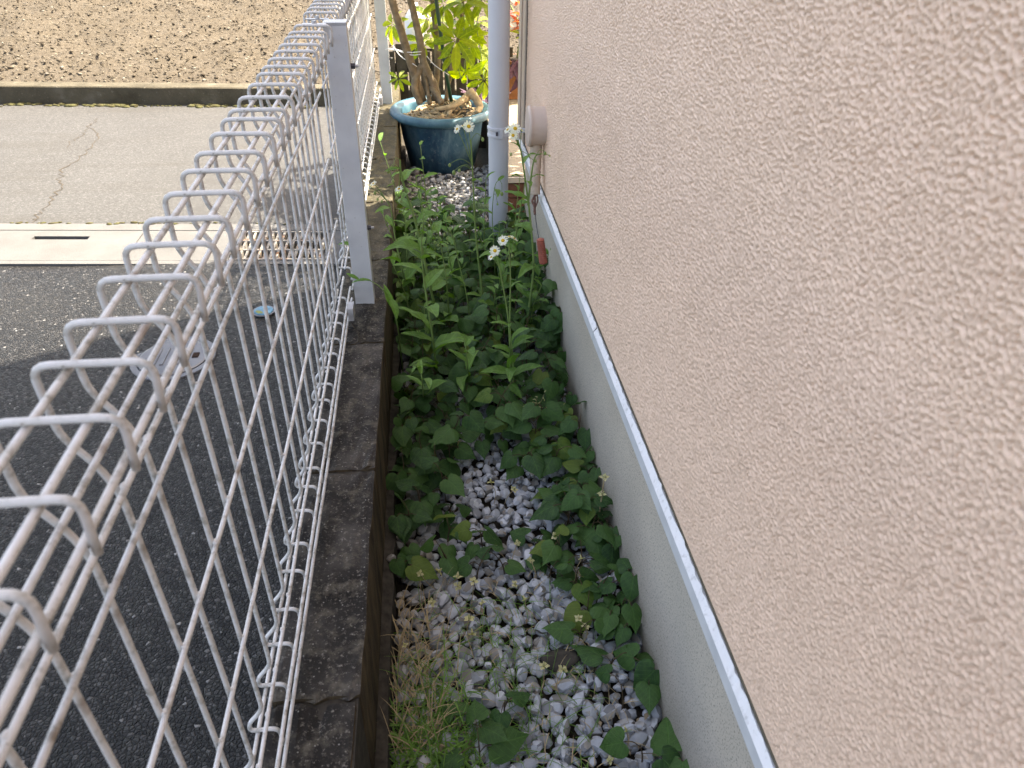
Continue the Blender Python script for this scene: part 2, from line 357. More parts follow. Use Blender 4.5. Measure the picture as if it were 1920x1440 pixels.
MAT['grass'] = leafmat('grass_blade', (.07, .16, .025), (.13, .24, .05), .35, .5)
MAT['straw'] = plain('straw', (.36, .28, .16), .8, .2, .3, 60)
MAT['petal'] = leafmat('petals', (.78, .76, .80), (.82, .80, .82), .25, .6)
MAT['disc'] = plain('flower_disc', (.62, .40, .03), .8, .2, .2, 300, .5)
MAT['bud'] = leafmat('bud', (.22, .32, .10), (.32, .38, .16), .2, .6)
MAT['wither'] = leafmat('withered_bract', (.46, .43, .20), (.58, .52, .32), .3, .7, (.35, .22, .10))
MAT['sch'] = leafmat('umbrella_leaf', (.08, .14, .012), (.25, .28, .015), .52, .32)
MAT['redleaf'] = leafmat('red_leaf', (.22, .03, .03), (.45, .14, .12), .35, .45)
MAT['limeleaf'] = leafmat('lime_leaf', (.16, .26, .02), (.30, .36, .02), .4, .45)
MAT['purpleleaf'] = leafmat('purple_leaf', (.055, .022, .05), (.075, .03, .06), .15, .5)

def fftn(n, lo, hi, seed):
    g = np.random.default_rng(seed).normal(size=(n, n)); F = np.fft.fft2(g)
    k = np.sqrt(np.add.outer(np.fft.fftfreq(n, 1 / n) ** 2, np.fft.fftfreq(n, 1 / n) ** 2))
    F *= np.exp(-((k - (lo + hi) / 2) / ((hi - lo) / 2)) ** 2) ; r = np.real(np.fft.ifft2(F)); return (r - r.mean()) / r.std()
def samp(T, u, v):
    n = T.shape[0]; u = np.mod(u, 1) * n; v = np.mod(v, 1) * n
    i = np.floor(u).astype(int) % n; j = np.floor(v).astype(int) % n; a = u - np.floor(u); b = v - np.floor(v); i1 = (i + 1) % n; j1 = (j + 1) % n
    return T[i, j] * (1 - a) * (1 - b) + T[i1, j] * a * (1 - b) + T[i, j1] * (1 - a) * b + T[i1, j1] * a * b
def gridmesh(name, P, mat, flip=False, smooth=True):
    n, k, _ = P.shape; m = bpy.data.meshes.new(name)
    idx = np.arange(n * k).reshape(n, k)
    q = np.stack([idx[:-1, :-1], idx[1:, :-1], idx[1:, 1:], idx[:-1, 1:]], -1).reshape(-1, 4)
    if flip: q = q[:, ::-1]
    m.vertices.add(n * k); m.vertices.foreach_set('co', P.reshape(-1).astype(np.float32))
    m.loops.add(q.size); m.loops.foreach_set('vertex_index', q.reshape(-1).astype(np.int32))
    m.polygons.add(len(q)); m.polygons.foreach_set('loop_start', np.arange(0, q.size, 4, dtype=np.int32)); m.polygons.foreach_set('loop_total', np.full(len(q), 4, dtype=np.int32))
    m.update(calc_edges=True); m.materials.append(mat)
    if smooth: m.polygons.foreach_set('use_smooth', [True] * len(m.polygons))
    return m

# ================================================================== SETTING
ZG = -.25                                   # level of the gravel and the street
UX, UY = .9968, -.0797
def S(s, t, z): return Vector((s * UX, t + s * UY, z))      # street axes: s along the street, t across it
def sheet(name, s0, s1, t0, t1, z, mat, n=1):
    v = [S(s0, t0, z), S(s1, t0, z), S(s1, t1, z), S(s0, t1, z)]
    return struct(obj(name, mesh(name, v, [(0, 1, 2, 3)], mat, False)))
o = obj('ground', mesh('ground', [(-400, -400, -.30), (400, -400, -.30), (400, 400, -.30), (-400, 400, -.30)], [(0, 1, 2, 3)], MAT['field'], False)); struct(o)
# near pavement of coarse asphalt, gently uneven
ys = np.linspace(-2.5, 3.1, 60); xs = np.linspace(-6, -.2, 60); T = fftn(128, 1, 4, 3)
P = np.zeros((60, 60, 3)); X, Y = np.meshgrid(xs, ys, indexing='ij'); P[..., 0] = X; P[..., 1] = np.minimum(Y, 2.49 - .08 * X); P[..., 2] = ZG + .003 * samp(T, X / 3, Y / 3)
struct(obj('asphalt_forecourt', gridmesh('asphalt_forecourt', P, MAT['asphalt'], flip=False)))
road = sheet('road', -9, 6, 2.86, 4.70, ZG + .002, MAT['road'])
# cracks of the road: shallow dark grooves
def strip(pts, wd, z=.004):
    V = []; F = []
    for i, p in enumerate(pts):
        d = (pts[min(i + 1, len(pts) - 1)] - pts[max(i - 1, 0)]); nrm = Vector((-d.y, d.x, 0)).normalized() * wd * random.uniform(.4, 1.2)
        V += [p + nrm, p - nrm]
        if i: F.append((2 * i - 2, 2 * i - 1, 2 * i + 1, 2 * i))
    return V, F
mb = MB()
def crackline(px):
    P = []
    for (a, b), (c, d) in zip(px[:-1], px[1:]):
        for k in range(8):
            t = k / 8; q = gnd(a + (c - a) * t, b + (d - b) * t, ZG + .004); q.x += random.gauss(0, .009); q.y += random.gauss(0, .006); P.append(q)
    return P
mb.add(*strip(crackline([(183, 222), (168, 236), (186, 256), (165, 285), (115, 318), (113, 350), (95, 380), (70, 402), (58, 420)]), .0032))
mb.add(*strip(crackline([(168, 240), (140, 262), (118, 278)]), .0022))
mb.build('crack', MAT['crack'], road, False)
# gutter along the street: edging strips, concrete covers with a lifting slot, cast grate
gut = struct(obj('gutter', mesh('gutter', [S(-9, 2.49, ZG - .04), S(-.24, 2.49, ZG - .04), S(-.24, 2.86, ZG - .04), S(-9, 2.86, ZG - .04)], [(0, 1, 2, 3)], MAT['slot'], False)))
def sbox(s0, s1, t0, t1, z0, z1):
    v = [S(s0, t0, z0), S(s1, t0, z0), S(s1, t1, z0), S(s0, t1, z0), S(s0, t0, z1), S(s1, t0, z1), S(s1, t1, z1), S(s0, t1, z1)]
    return v, box(0, 1, 0, 1, 0, 1)[1]
for t0, t1 in ((2.488, 2.516), (2.794, 2.858)):
    mb = MB(); mb.add(*sbox(-9, -.246, t0, t1, ZG - .03, ZG + .004)); mb.build('edge_strip', MAT['gutter'], gut, False)
def cover(s0, s1, slot=None):
    t0, t1 = 2.520, 2.790; mb = MB()
    if slot:
        a, b, c, d = slot
        mb.add(*sbox(s0, a, t0, t1, ZG - .03, ZG + .003)); mb.add(*sbox(b, s1, t0, t1, ZG - .03, ZG + .003))
        mb.add(*sbox(a, b, t0, c, ZG - .03, ZG + .003)); mb.add(*sbox(a, b, d, t1, ZG - .03, ZG + .003))
    else: mb.add(*sbox(s0, s1, t0, t1, ZG - .03, ZG + .003))
    mb.build('gutter_cover', MAT['gutter'], gut, False)
cover(-1.115, -.745); cover(-1.72, -1.12, (-1.52, -1.31, 2.705, 2.735)); cover(-2.33, -1.725); cover(-2.93, -2.335); cover(-3.6, -2.94); cover(-.40, -.246)
gr = thing('drain_grate', 'rusty pale cast drain grate set into the concrete gutter behind the fence', 'grate')
for t in (2.525, 2.606, 2.690, 2.775):
    MB().add(*sbox(-.74, -.405, t, t + .011, ZG - .02, ZG + .005)).build('bar', MAT['grate'], gr, False)
for k in range(15):
    s = -.735 + k * .0225
    MB().add(*sbox(s, s + .009, 2.536, 2.775, ZG - .02, ZG + .0035)).build('cross_bar', MAT['grate'], gr, False)
# small covers in the forecourt
def disc(c, r, z, n=28): return [(c.x + r * math.cos(2 * math.pi * i / n), c.y + r * math.sin(2 * math.pi * i / n), z) for i in range(n)]
def cover_disc(name, c, r, mat, label, cat, ring=None, h=.006):
    t = thing(name, label, cat, (c.x, c.y, ZG)); c0 = Vector((0, 0, 0)); n = 28
    v = disc(c0, r, .001) + disc(c0, r, h) + disc(c0, r * .94, h + .0015)
    f = [(i, (i + 1) % n, n + (i + 1) % n, n + i) for i in range(n)] + [(n + i, n + (i + 1) % n, 2 * n + (i + 1) % n, 2 * n + i) for i in range(n)] + [tuple(range(2 * n, 3 * n))]
    obj('lid', mesh('lid', v, f, mat, False), t)
    v = disc(c0, r * 1.03, .002) + disc(c0, r * 1.22, .002) + disc(c0, r * 1.03, h * .8) + disc(c0, r * 1.2, h * .8)
    f = [(2 * n + i, 2 * n + (i + 1) % n, 3 * n + (i + 1) % n, 3 * n + i) for i in range(n)] + [(3 * n + i, 3 * n + (i + 1) % n, n + (i + 1) % n, n + i) for i in range(n)] + [(i, (i + 1) % n, 2 * n + (i + 1) % n, 2 * n + i)[::-1] for i in range(n)]
    obj('ring', mesh('ring', v, f, ring or mat, False), t); return t
t = cover_disc('manhole_cover', gnd(326, 672, ZG), .098, MAT['manhole'], 'small round grey manhole cover lying in the shaded asphalt behind the fence', 'manhole')
for k in range(5): MB().add(*box(-.05 + k * .022, -.04 + k * .022, -.045, .045, .006, .0095)).build('rib', MAT['manhole'], t, False)
MB().add(*box(.055, .072, -.012, .012, .006, .010)).build('lifting_hole', MAT['slot'], t, False)
t = cover_disc('valve_cover', gnd(495, 585, ZG), .030, MAT['bluecap'], 'little round blue valve cover with a yellow-green stain in the asphalt', 'valve cover', MAT['manhole'])
MB().add([(-.024, -.012, .0082), (-.012, -.024, .0082), (.002, -.022, .0082), (-.004, -.010, .0082), (-.012, -.004, .0082), (-.021, -.002, .0082)], [(0, 1, 2, 3, 4, 5)]).build('stain', MAT['yellowpaint'], t, False)
# low wall that holds the field
fw = thing('field_wall', 'long low dark stained concrete wall between road and dry field', 'wall')
pts = [(-9, 5.4), (6, 5.4)]
ss = np.linspace(-9, 6, 120)
V = []; F = []
for i, s in enumerate(ss):
    e = random.gauss(0, .002)
    V += [S(s, 4.690 + e, ZG - .02), S(s, 4.690 + e, ZG + .098), S(s, 4.697, ZG + .104), S(s, 4.80, ZG + .104), S(s, 4.80, ZG - .02)]
    if i:
        for k in range(4): F.append((5 * i - 5 + k, 5 * i + k, 5 * i + k + 1, 5 * i - 4 + k))
obj('wall_body', mesh('wall_body', V, F, MAT['fieldwall'], False), fw)
mb = MB()
ico = bmesh.new(); bmesh.ops.create_icosphere(ico, subdivisions=1, radius=1); IV = np.array([v.co[:] for v in ico.verts]); IF = [tuple(v.index for v in f.verts) for f in ico.faces]; ico.free()
for k in range(420):
    s = random.uniform(-5, .0); c = S(s, 4.66 + abs(random.gauss(0, .022)) * -1 + .02, ZG + .004); r = random.uniform(.006, .022) * (1 if math.sin(s * 5) + math.sin(s * 13) > -.4 else .4)
    mb.add([(c.x + p[0] * r * 1.6, c.y + p[1] * r, c.z + p[2] * r * .55) for p in IV * rng.uniform(.75, 1.2, (12, 1))], IF)
for k in range(120):
    s = random.uniform(-4, -.5); c = S(s, 2.862 + random.gauss(0, .006), ZG + .004); r = random.uniform(.004, .010)
    mb.add([(c.x + p[0] * r * 1.8, c.y + p[1] * r, c.z + p[2] * r * .5) for p in IV * rng.uniform(.75, 1.2, (12, 1))], IF)
tag(mb.build('moss', MAT['moss']), 'dry yellow moss along the foot of the field wall and gutter', 'moss', kind='stuff')
# ploughed field with clods and straw
T = fftn(256, 20, 60, 11); T2 = fftn(256, 3, 12, 12)
ss = np.arange(-9, 6, .045); ts = np.arange(4.795, 16, .045); A, B = np.meshgrid(ss, ts, indexing='ij')
P = np.zeros(A.shape + (3,)); P[..., 0] = A * UX; P[..., 1] = B + A * UY
P[..., 2] = ZG + .085 + np.clip((B - 4.8) * .2, 0, .03) + .012 * samp(T, A / 4, B / 4) * np.clip((B - 4.75) * 3, 0, 1) + .014 * samp(T2, A / 5, B / 5) * np.clip((B - 4.8), 0, 1)
field = struct(obj('field', gridmesh('field', P, MAT['field'])))
nC = 30000; tt = 4.83 + 5.6 * rng.random(nC) ** 1.15; s_ = -5.2 + 6.2 * rng.random(nC)
V = np.zeros((nC, 12, 3)); IVn = IV[None]
size = .0045 + .007 * rng.random(nC) ** 3; sc = rng.uniform(.6, 1.7, (nC, 1, 3)); sc[..., 2] *= .6
ang = rng.random(nC) * 6.28; straw = rng.random(nC) < .22; sc[straw, :, 0] = 3.2; sc[straw, :, 1] = .35; sc[straw, :, 2] = .3
L = IVn * sc * size[:, None, None] * rng.uniform(.7, 1.25, (nC, 12, 1))
ca, sa = np.cos(ang)[:, None], np.sin(ang)[:, None]
hz = ZG + .085 + np.clip((tt - 4.8) * .2, 0, .03) + .012 * samp(T, s_ / 4, tt / 4) * np.clip((tt - 4.75) * 3, 0, 1) + .014 * samp(T2, s_ / 5, tt / 5) * np.clip((tt - 4.8), 0, 1)
V[..., 0] = L[..., 0] * ca - L[..., 1] * sa + (s_ * UX)[:, None]; V[..., 1] = L[..., 0] * sa + L[..., 1] * ca + (tt + s_ * UY)[:, None]; V[..., 2] = L[..., 2] + (hz + size * .25)[:, None]
def bulk(name, V, IF, mat):
    n, k, _ = V.shape; q = (np.array(IF)[None] + (np.arange(n) * k)[:, None, None]).reshape(-1, len(IF[0])); m = bpy.data.meshes.new(name)
    m.vertices.add(n * k); m.vertices.foreach_set('co', V.reshape(-1).astype(np.float32)); m.loops.add(q.size); m.loops.foreach_set('vertex_index', q.reshape(-1).astype(np.int32))
    m.polygons.add(len(q)); e = q.shape[1]; m.polygons.foreach_set('loop_start', np.arange(0, q.size, e, dtype=np.int32)); m.polygons.foreach_set('loop_total', np.full(len(q), e, dtype=np.int32))
    m.update(calc_edges=True); m.materials.append(mat); return m
o = obj('soil_clods', bulk('soil_clods', V, IF, MAT['clod'])); tag(o, 'loose pale soil clods and straw bits covering the dry field', 'soil', kind='stuff')
# small weed on the field wall
wd = thing('wall_weed', 'small light green weed growing on top of the field wall', 'weed', gnd(30, 186, ZG))
# ------------------------------------------------------------------ house
HX = .335; HY = 2.70
house = thing('house', 'house with pink-beige textured stucco wall, grey foundation and white flashing strip', 'house', (0, 0, 0))
# stucco relief built as real surface where it is near
T = fftn(1024, 45, 215, 21)       # tile of 0.9 m
Tb = fftn(512, 2, 8, 22)
yl = [.10]
while yl[-1] < HY - .012: yl.append(yl[-1] + np.clip(.0014 * yl[-1] / .5, .0014, .0026))
yl = np.array(yl); zl = np.arange(.158, .93, .0016)
Yg, Zg = np.meshgrid(yl, zl, indexing='ij'); wob = .05 * samp(Tb, Yg / 2, Zg / 2)
nz = samp(T, Yg / .69 + wob * .02, Zg / .69) + .25 * samp(T, Yg / .45 + .3, Zg / .45 + .7)
hgt = np.tanh(2.0 * (nz + .5)) * .0018 + .0005 * samp(Tb, Yg / .9, Zg / .9)
edge = np.clip(np.minimum(np.minimum(Yg - .10, yl[-1] - Yg), np.minimum(Zg - .158, float(zl[-1]) - Zg)) / .01, 0, 1)
P = np.stack([HX - hgt * edge, Yg, Zg], -1)
siding = obj('siding', gridmesh('siding', P, MAT['stucco']), house)
mb = MB(); y1 = float(yl[-1]); zt = float(zl[-1])
mb.add([(HX, -4, .158), (HX, .10, .158), (HX, .10, zt), (HX, -4, zt)], [(3, 2, 1, 0)])
mb.add([(HX, -4, zt), (HX, y1, zt), (HX, y1, 5.2), (HX, -4, 5.2)], [(3, 2, 1, 0)])
mb.build('upper_siding', MAT['stucco_far'], house, False)
mb = MB(); mb.add([(HX, HY - .01, .158), (5, HY - .01, .158), (5, HY - .01, 5.2), (HX, HY - .01, 5.2)], [(0, 1, 2, 3)][::-1])
mb.add([(5, HY, .158), (5, -4, .158), (5, -4, 5.2), (5, HY, 5.2)], [(0, 1, 2, 3)]); mb.add([(HX, -4, .158), (5, -4, .158), (5, -4, 5.2), (HX, -4, 5.2)], [(0, 1, 2, 3)])
mb.build('far_siding', MAT['stucco_far'], house, False)
# corner post: two narrow ribs and a dark joint
bevel_box('corner_trim', HX - .010, HX + .05, HY - .055, HY + .008, .150, 5.2, MAT['corner_trim'], house, .003)
bevel_box('corner_trim', HX - .006, HX + .02, HY - .135, HY - .062, .158, 5.2, MAT['corner_trim'], house, .003)
bevel_box('joint', HX - .0025, HX + .02, HY - .145, HY - .136, .158, 5.2, MAT['gap'], house, 0)
# foundation and flashing
bevel_box('foundation', HX + .017, 4.95, -4, HY - .03, ZG - .2, .155, MAT['foundation'], house, .002)
def flashing(y0, y1):
    pr = [(HX - .008, .121), (HX - .0105, .121), (HX - .0100, .1445), (HX - .004, .151), (HX + .012, .152), (HX + .012, .121)]
    f = MB(); f.add([(x, y, z) for y in (y0, y1) for x, z in pr], [(k, (k + 1) % 6, 6 + (k + 1) % 6, 6 + k) for k in (0, 1, 3, 4, 5)] + [tuple(range(6))[::-1], tuple(range(6, 12))])
    p = f.build('flashing', MAT['flashing'], house, False)
    n = int((y1 - y0) / .01) + 2; V = []; F = []
    for i in range(n):
        y = y0 + (y1 - y0) * i / (n - 1); e = random.gauss(0, .0008)
        V += [(HX - .0107, y, .1442), (HX - .0035 + e, y, .1545 + random.gauss(0, .0006)), (HX - .003 + e, y, .150)]
        if i: F += [(3 * i - 3, 3 * i - 2, 3 * i + 1, 3 * i), (3 * i - 2, 3 * i - 1, 3 * i + 2, 3 * i + 1)]
    obj('top_edge', mesh('top_edge', V, F, MAT['flashing_edge'], False), p)
flashing(-4, 1.308); flashing(1.3105, HY + .012)
bevel_box('gap_strip', HX - .0015, HX + .01, -4, HY - .15, .1535, .1572, MAT['gap'], house, 0)  # dark-coloured strip standing in for the gap between flashing and siding
# roof
mb = MB(); x0, x1, ya, yb = HX - .35, 5.4, -4.4, HY + .35
mb.add([(x0, ya, 5.2), (x1, ya, 5.2), (x1, yb, 5.2), (x0, yb, 5.2), ((x0 + x1) / 2, ya + 2, 6.6), ((x0 + x1) / 2, yb - 2, 6.6)], [(0, 1, 4), (1, 2, 5, 4), (2, 3, 5), (3, 0, 4, 5), (3, 2, 1, 0)])
mb.build('roof', MAT['roof'], house, False)
# ------------------------------------------------------------------ kerb wall of concrete blocks under the fence
kw = thing('block_wall', 'low weathered concrete block wall, black with stains, carrying the white fence', 'wall')
js = [-.32, .145, .612, 1.085, 1.549, 2.01, 2.47, 2.93, 3.39, 3.85, 4.31]
for i, (a, b_) in enumerate(zip(js[:-1], js[1:])):
    dx = -.007 if i == 1 else random.uniform(-.0015, .0015); dz = random.uniform(-.0015, .0015)
    ob = bevel_box('block', -.246 + dx, -.126 + dx, a + .0035, b_ - .0035, ZG - .1, dz, MAT['block'], kw, .006, 2, .0009, 7)
MB().add(*box(-.24, -.131, js[0], js[-1], ZG - .1, -.006)).build('mortar', MAT['footing'], kw, False)
V = []; F = []; n = 80
for i in range(n):
    y = -.3 + 4.6 * i / (n - 1); e = random.gauss(0, .0015)
    V += [(-.127, y, -.200 + random.gauss(0, .002)), (-.108 + e, y, -.206 + random.gauss(0, .002)), (-.105 + e, y, ZG - .06)]
    if i: F += [(3 * i - 3, 3 * i - 2, 3 * i + 1, 3 * i), (3 * i - 2, 3 * i - 1, 3 * i + 2, 3 * i + 1)]
obj('footing', mesh('footing', V, F, MAT['footing'], False), kw)
# ------------------------------------------------------------------ gravel bed
gb = struct(obj('gravel_bed', mesh('gravel_bed', [(-.13, -1, ZG - .022), (.37, -1, ZG - .022), (.37, 5, ZG - .022), (-.13, 5, ZG - .022)], [(0, 1, 2, 3)], MAT['soil'], False)))
ico = bmesh.new(); bmesh.ops.create_icosphere(ico, subdivisions=2, radius=1); SV = np.array([v.co[:] for v in ico.verts]); SF = [tuple(v.index for v in f.verts) for f in ico.faces]; ico.free()
def stone_shape(seed):
    g = np.random.default_rng(seed); v = SV.copy()
    for k in range(11):
        d = g.normal(size=3); d /= np.linalg.norm(d); t = g.uniform(.62, .88); e = v @ d; over = np.clip(e - t, 0, None); v -= over[:, None] * d * .93
    v *= np.array([g.uniform(.95, 1.4), g.uniform(.8, 1.05), g.uniform(.6, .9)]); return v
SHAPES = [stone_shape(100 + i) for i in range(16)]
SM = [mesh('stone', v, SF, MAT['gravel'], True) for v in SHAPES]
for m_ in SM:
    m_.polygons.foreach_set('use_smooth', [True] * len(m_.polygons))
    if hasattr(m_, 'set_sharp_from_angle'): m_.set_sharp_from_angle(angle=R_(20))
st = []
for layer, sp, zz in ((0, .0215, -.004), (1, .033, .007)):
    y = .42; row = 0
    while y < 3.55:
        x = -.098 + (row % 2) * sp / 2
        while x < .346:
            if layer == 0 or random.random() < .75:
                st.append((x + random.gauss(0, sp * .2), y + random.gauss(0, sp * .2), ZG + zz + random.gauss(0, .0025), random.uniform(.0075, .0155) * (1.08 if y < 1.0 else 1)))
            x += sp
        y += sp * .87; row += 1
st = [s for s in st if -.100 < s[0] < .346 and not (s[1] < 3.75 and (s[0] - .07) ** 2 + (s[1] - 3.6) ** 2 < .15 ** 2)]
vis = sorted([s for s in st if s[1] > .60 and s[2] > ZG - .002], key=lambda s: s[1])[:300]
vs_ = set(map(id, vis)); rest = [s for s in st if id(s) not in vs_]
def rmat(s):
    a, b_, c = random.uniform(0, 6.28), random.gauss(0, .4), random.gauss(0, .4)
    return Matrix.Translation(s[:3]) @ Euler((b_, c, a)).to_matrix().to_4x4() @ Matrix.Scale(s[3], 4)
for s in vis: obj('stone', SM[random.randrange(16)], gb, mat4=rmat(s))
V = np.zeros((len(rest), len(SV), 3))
for i, s in enumerate(rest):
    Mx = np.array(rmat(s)); V[i] = SHAPES[i % 16] @ Mx[:3, :3].T + Mx[:3, 3]
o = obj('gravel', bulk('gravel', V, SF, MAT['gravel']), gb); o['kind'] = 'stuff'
o.data.set_sharp_from_angle(angle=R_(20)) if hasattr(o.data, 'set_sharp_from_angle') else None
o.data.polygons.foreach_set('use_smooth', [True] * len(o.data.polygons))
p = gnd(1052, 1238, ZG + .014); mm = mesh('flat_stone', SHAPES[3] * np.array([.030, .027, .011]), SF, MAT['footing'], True)
tag(obj('flat_stone', mm, None, p), 'flat dark grey-brown stone lying among the white pebbles', 'stone')
# ================================================================== FENCE
fence = thing('mesh_fence', 'white painted welded wire mesh fence with rolled top on concrete blocks', 'fence', (0, 0, 0))
WR = .0027
prof = [(-.209 + .020, 0)]
up = fillet([(-.2190, .014), (-.2190, .050), (-.254, .050), (-.252, .066), (-.232, .092), (-.232, .555), (-.240, .583), (-.257, .612), (-.257, .668), (-.183, .668), (-.185, .628)], .012, 4)
mb = MB(); mb.add(*tube([(a[0], 0, a[1]) for a in up], WR, 8))
for zz in (.080, .230, .379, .525, .563): mb.add(*tube([(-.2315 + WR, -.0036, zz), (-.2312 + WR, -.001, zz + .0006), (-.2312 + WR, .0026, zz), (-.2315 + WR, .004, zz)], [.0008, .0026, .0024, .0006], 7))     # welds
VW = mesh('vertical_wire', mb.v, mb.f, MAT['wire'])
HWX = -.232 + 2 * WR - .0004
hw = [(HWX, .080), (HWX, .230), (HWX, .379), (HWX, .525), (HWX, .563), (-.1905, .635), (-.2380, .590), (-.2365, .668 - 2 * WR + .0003), (-.2035, .668 - 2 * WR + .0003), (-.2136, .050), (-.2136, .019), (-.2455, .0445)]
def panel(y0, y1, ya):
    y = ya
    while y < y1 - .01:
        if y > y0 + .01: o = obj('vertical_wire', VW, fence, (0, y, 0)); o.rotation_euler = (random.gauss(0, .004), 0, random.gauss(0, .02))
        y += .0626
    for x, z in hw:
        n = 14; pts = [(x + random.gauss(0, .0004), y0 + (y1 - y0) * k / n, z + random.gauss(0, .0004)) for k in range(n + 1)]
        obj('horizontal_wire', mesh('horizontal_wire', *tube(pts, WR, 8), MAT['wire']), fence)
panel(-.30, 1.742, .4887 - .0626 * 12); panel(1.788, 3.86, .4887 + .0626 * 20 + .053)
for yp in (1.765, 3.796):
    p = bevel_box('fence_post', -.205, -.157, yp - .020, yp + .020, -.003, .659, MAT['post'], fence, .004, 3)
    bevel_box('post_cap', -.2055, -.1565, yp - .0205, yp + .0205, .6593, .665, MAT['metal'], p, .003)
    for z in (.575, .20):
        obj('bolt', mesh('bolt', *tube([(-.157, yp, z), (-.148, yp, z)], [.0065, .0065], 6), MAT['darkmetal'], False), p)
        obj('bolt', mesh('bolt', *tube([(-.149, yp, z), (-.141, yp, z)], [.0035, .003], 8), MAT['metal'], False), p)
    for y in (yp - .035, yp + .028):
        c = bevel_box('clip', -.245, -.196, y - .006, y + .006, .6635, .6655, MAT['metal'], p, .0008)
        obj('clip_bolt', mesh('clip_bolt', *tube([(-.220, y, .665), (-.220, y, .671)], [.005, .004], 8), MAT['metal'], False), p)
    bevel_box('bracket', -.210, -.197, yp - .16, yp - .12, .028, .060, MAT['metal'], p, .002)
obj('clip_wire', mesh('clip_wire', *tube(fillet([(-.205, 1.60, .030), (-.188, 1.585, .008), (-.186, 1.545, .005), (-.193, 1.538, .005)], .01), .0018, 6), MAT['block']), fence)
# ================================================================== DOWNPIPE, DUCT
dp = thing('downpipe', 'pale grey round plastic rain downpipe standing in front of the house corner', 'downpipe', (.243, 2.55, ZG))
v, f = lathe([(.0345, -.02), (.0345, 5.4)], 36); obj('pipe', mesh('pipe', v, f, MAT['pipe']), dp)
v, f = lathe([(.0346, .440), (.0385, .442), (.0385, .449), (.0368, .452), (.0368, .464), (.0385, .467), (.0385, .474), (.0346, .476)], 36); cl = obj('clamp', mesh('clamp', v, f, MAT['pipe'], False), dp)
bevel_box('latch', .000, .010, -.0425, -.036, .443, .473, MAT['pipe'], cl, .002)
bevel_box('latch_notch', -.013, -.006, -.0395, -.036, .452, .464, MAT['darkmetal'], cl, .001)
bevel_box('bracket_arm', .030, .095, -.008, .008, .452, .464, MAT['pipe'], cl, .001)
dc = thing('duct_cap', 'round beige plastic duct cap on the stucco wall near the corner', 'duct cap', (HX, 2.135, .337))
prof = [(0, .052), (.040, .052), (.052, .050), (.0555, .046), (.0555, .041), (.0525, .0405), (.0525, 0)]
v, f = lathe(prof, 40); v = [(-z, x, y) for x, y, z in v]; obj('cap_body', mesh('cap_body', v, [q[::-1] for q in f], MAT['duct'], True), dc)
dc.children[0].data.set_sharp_from_angle(angle=R_(35))
cb = thing('wrapped_conduit', 'tape-wrapped beige conduit hanging below the round duct cap', 'conduit', (0, 0, 0))
pts = spline([(HX - .024, 2.13, .29), (HX - .026, 2.115, .25), (HX - .028, 2.10, .205), (HX - .028, 2.085, .155)], 10)
V, F = tube(pts, [.0175 - .00012 * i + (.0011 if i % 3 == 0 else 0) for i in range(len(pts))], 14); obj('wrapping', mesh('wrapping', V, F, MAT['tape']), cb)
for k in range(3):
    b0 = Vector((HX - .025, 2.085, .158)); q = [b0 + Vector((random.uniform(-.008, .004), random.uniform(-.006, .006), 0)), b0 + Vector((-.012 + k * .008, -.005, -.02)), b0 + Vector((-.006, -.010, -.035 - .006 * k)), b0 + Vector((-.004, -.014, -.06))]
    obj('bare_end', mesh('bare_end', *tube(spline(q, 5), .0035 - .0006 * k, 6), MAT['tape_dark']), cb)
cbl = [Vector((HX - .030, 2.075, .115)), Vector((HX - .026, 2.05, .07)), Vector((HX - .024, 1.97, .04)), at(1014, 455, 1.87)]
obj('cable', mesh('cable', *tube(spline(cbl, 8), .0014, 6), MAT['cable']), cb)
top = at(1013, 449, 1.87); bot = at(1019, 492, 1.87); pts = [top.lerp(bot, i / 55) for i in range(56)]
obj('ribbed_sleeve', mesh('ribbed_sleeve', *tube(pts, [(.0090 + .0015 * i / 55) + (.0016 if i % 5 < 3 else -.0012) for i in range(56)], 16), MAT['red_coil']), cb)

# ================================================================== PLANTS
def frame(p, d, up, s=1.0, roll=0):
    d = Vector(d).normalized(); up = Vector(up); x = d.cross(up)
    if x.length < 1e-4: x = d.orthogonal()
    x.normalize(); z = x.cross(d)
    m = Matrix(((x.x, d.x, z.x, p[0]), (x.y, d.y, z.y, p[1]), (x.z, d.z, z.z, p[2]), (0, 0, 0, 1)))
    return m @ Matrix.Rotation(roll, 4, 'Y') @ Matrix.Scale(s, 4)
def heart_mesh(seed, mat):
    g = random.Random(seed)
    ol = [(.0, .0), (.13, -.13), (.30, -.15), (.45, -.02), (.50, .16), (.46, .36), (.34, .57), (.19, .76), (.07, .92), (0, 1.06)]
    V = []; F = []; fold = g.uniform(.12, .42); droop = g.uniform(.25, .6); n = len(ol); wav = g.uniform(.01, .05); ph = g.uniform(0, 6); asym = g.uniform(-.08, .08); twist = g.uniform(-.25, .25)
    def P(x, y): return (x + asym * max(y, 0) * (1 - max(y, 0)), y, fold * abs(x) - 1.1 * x * x - droop * .45 * y * y + wav * math.sin(9 * y + ph + 5 * x) + twist * x * y)
    for sgn in (1, -1):
        b0 = len(V); k = g.uniform(.92, 1.06)
        for i, (x, y) in enumerate(ol):
            m = min(max(0, y), 1.06)
            for t in (0, .5, 1): V.append(P(sgn * x * k * t, m * (1 - t) + y * t))
        for i in range(n - 1):
            for t in (0, 1):
                a = b0 + 3 * i + t; q = (a, a + 3, a + 4, a + 1); F.append(q if sgn < 0 else q[::-1])
    m = mesh('leaf', V, F, mat)
    bm = bmesh.new(); bm.from_mesh(m); bmesh.ops.remove_doubles(bm, verts=bm.verts, dist=1e-4); bm.to_mesh(m); bm.free(); return m
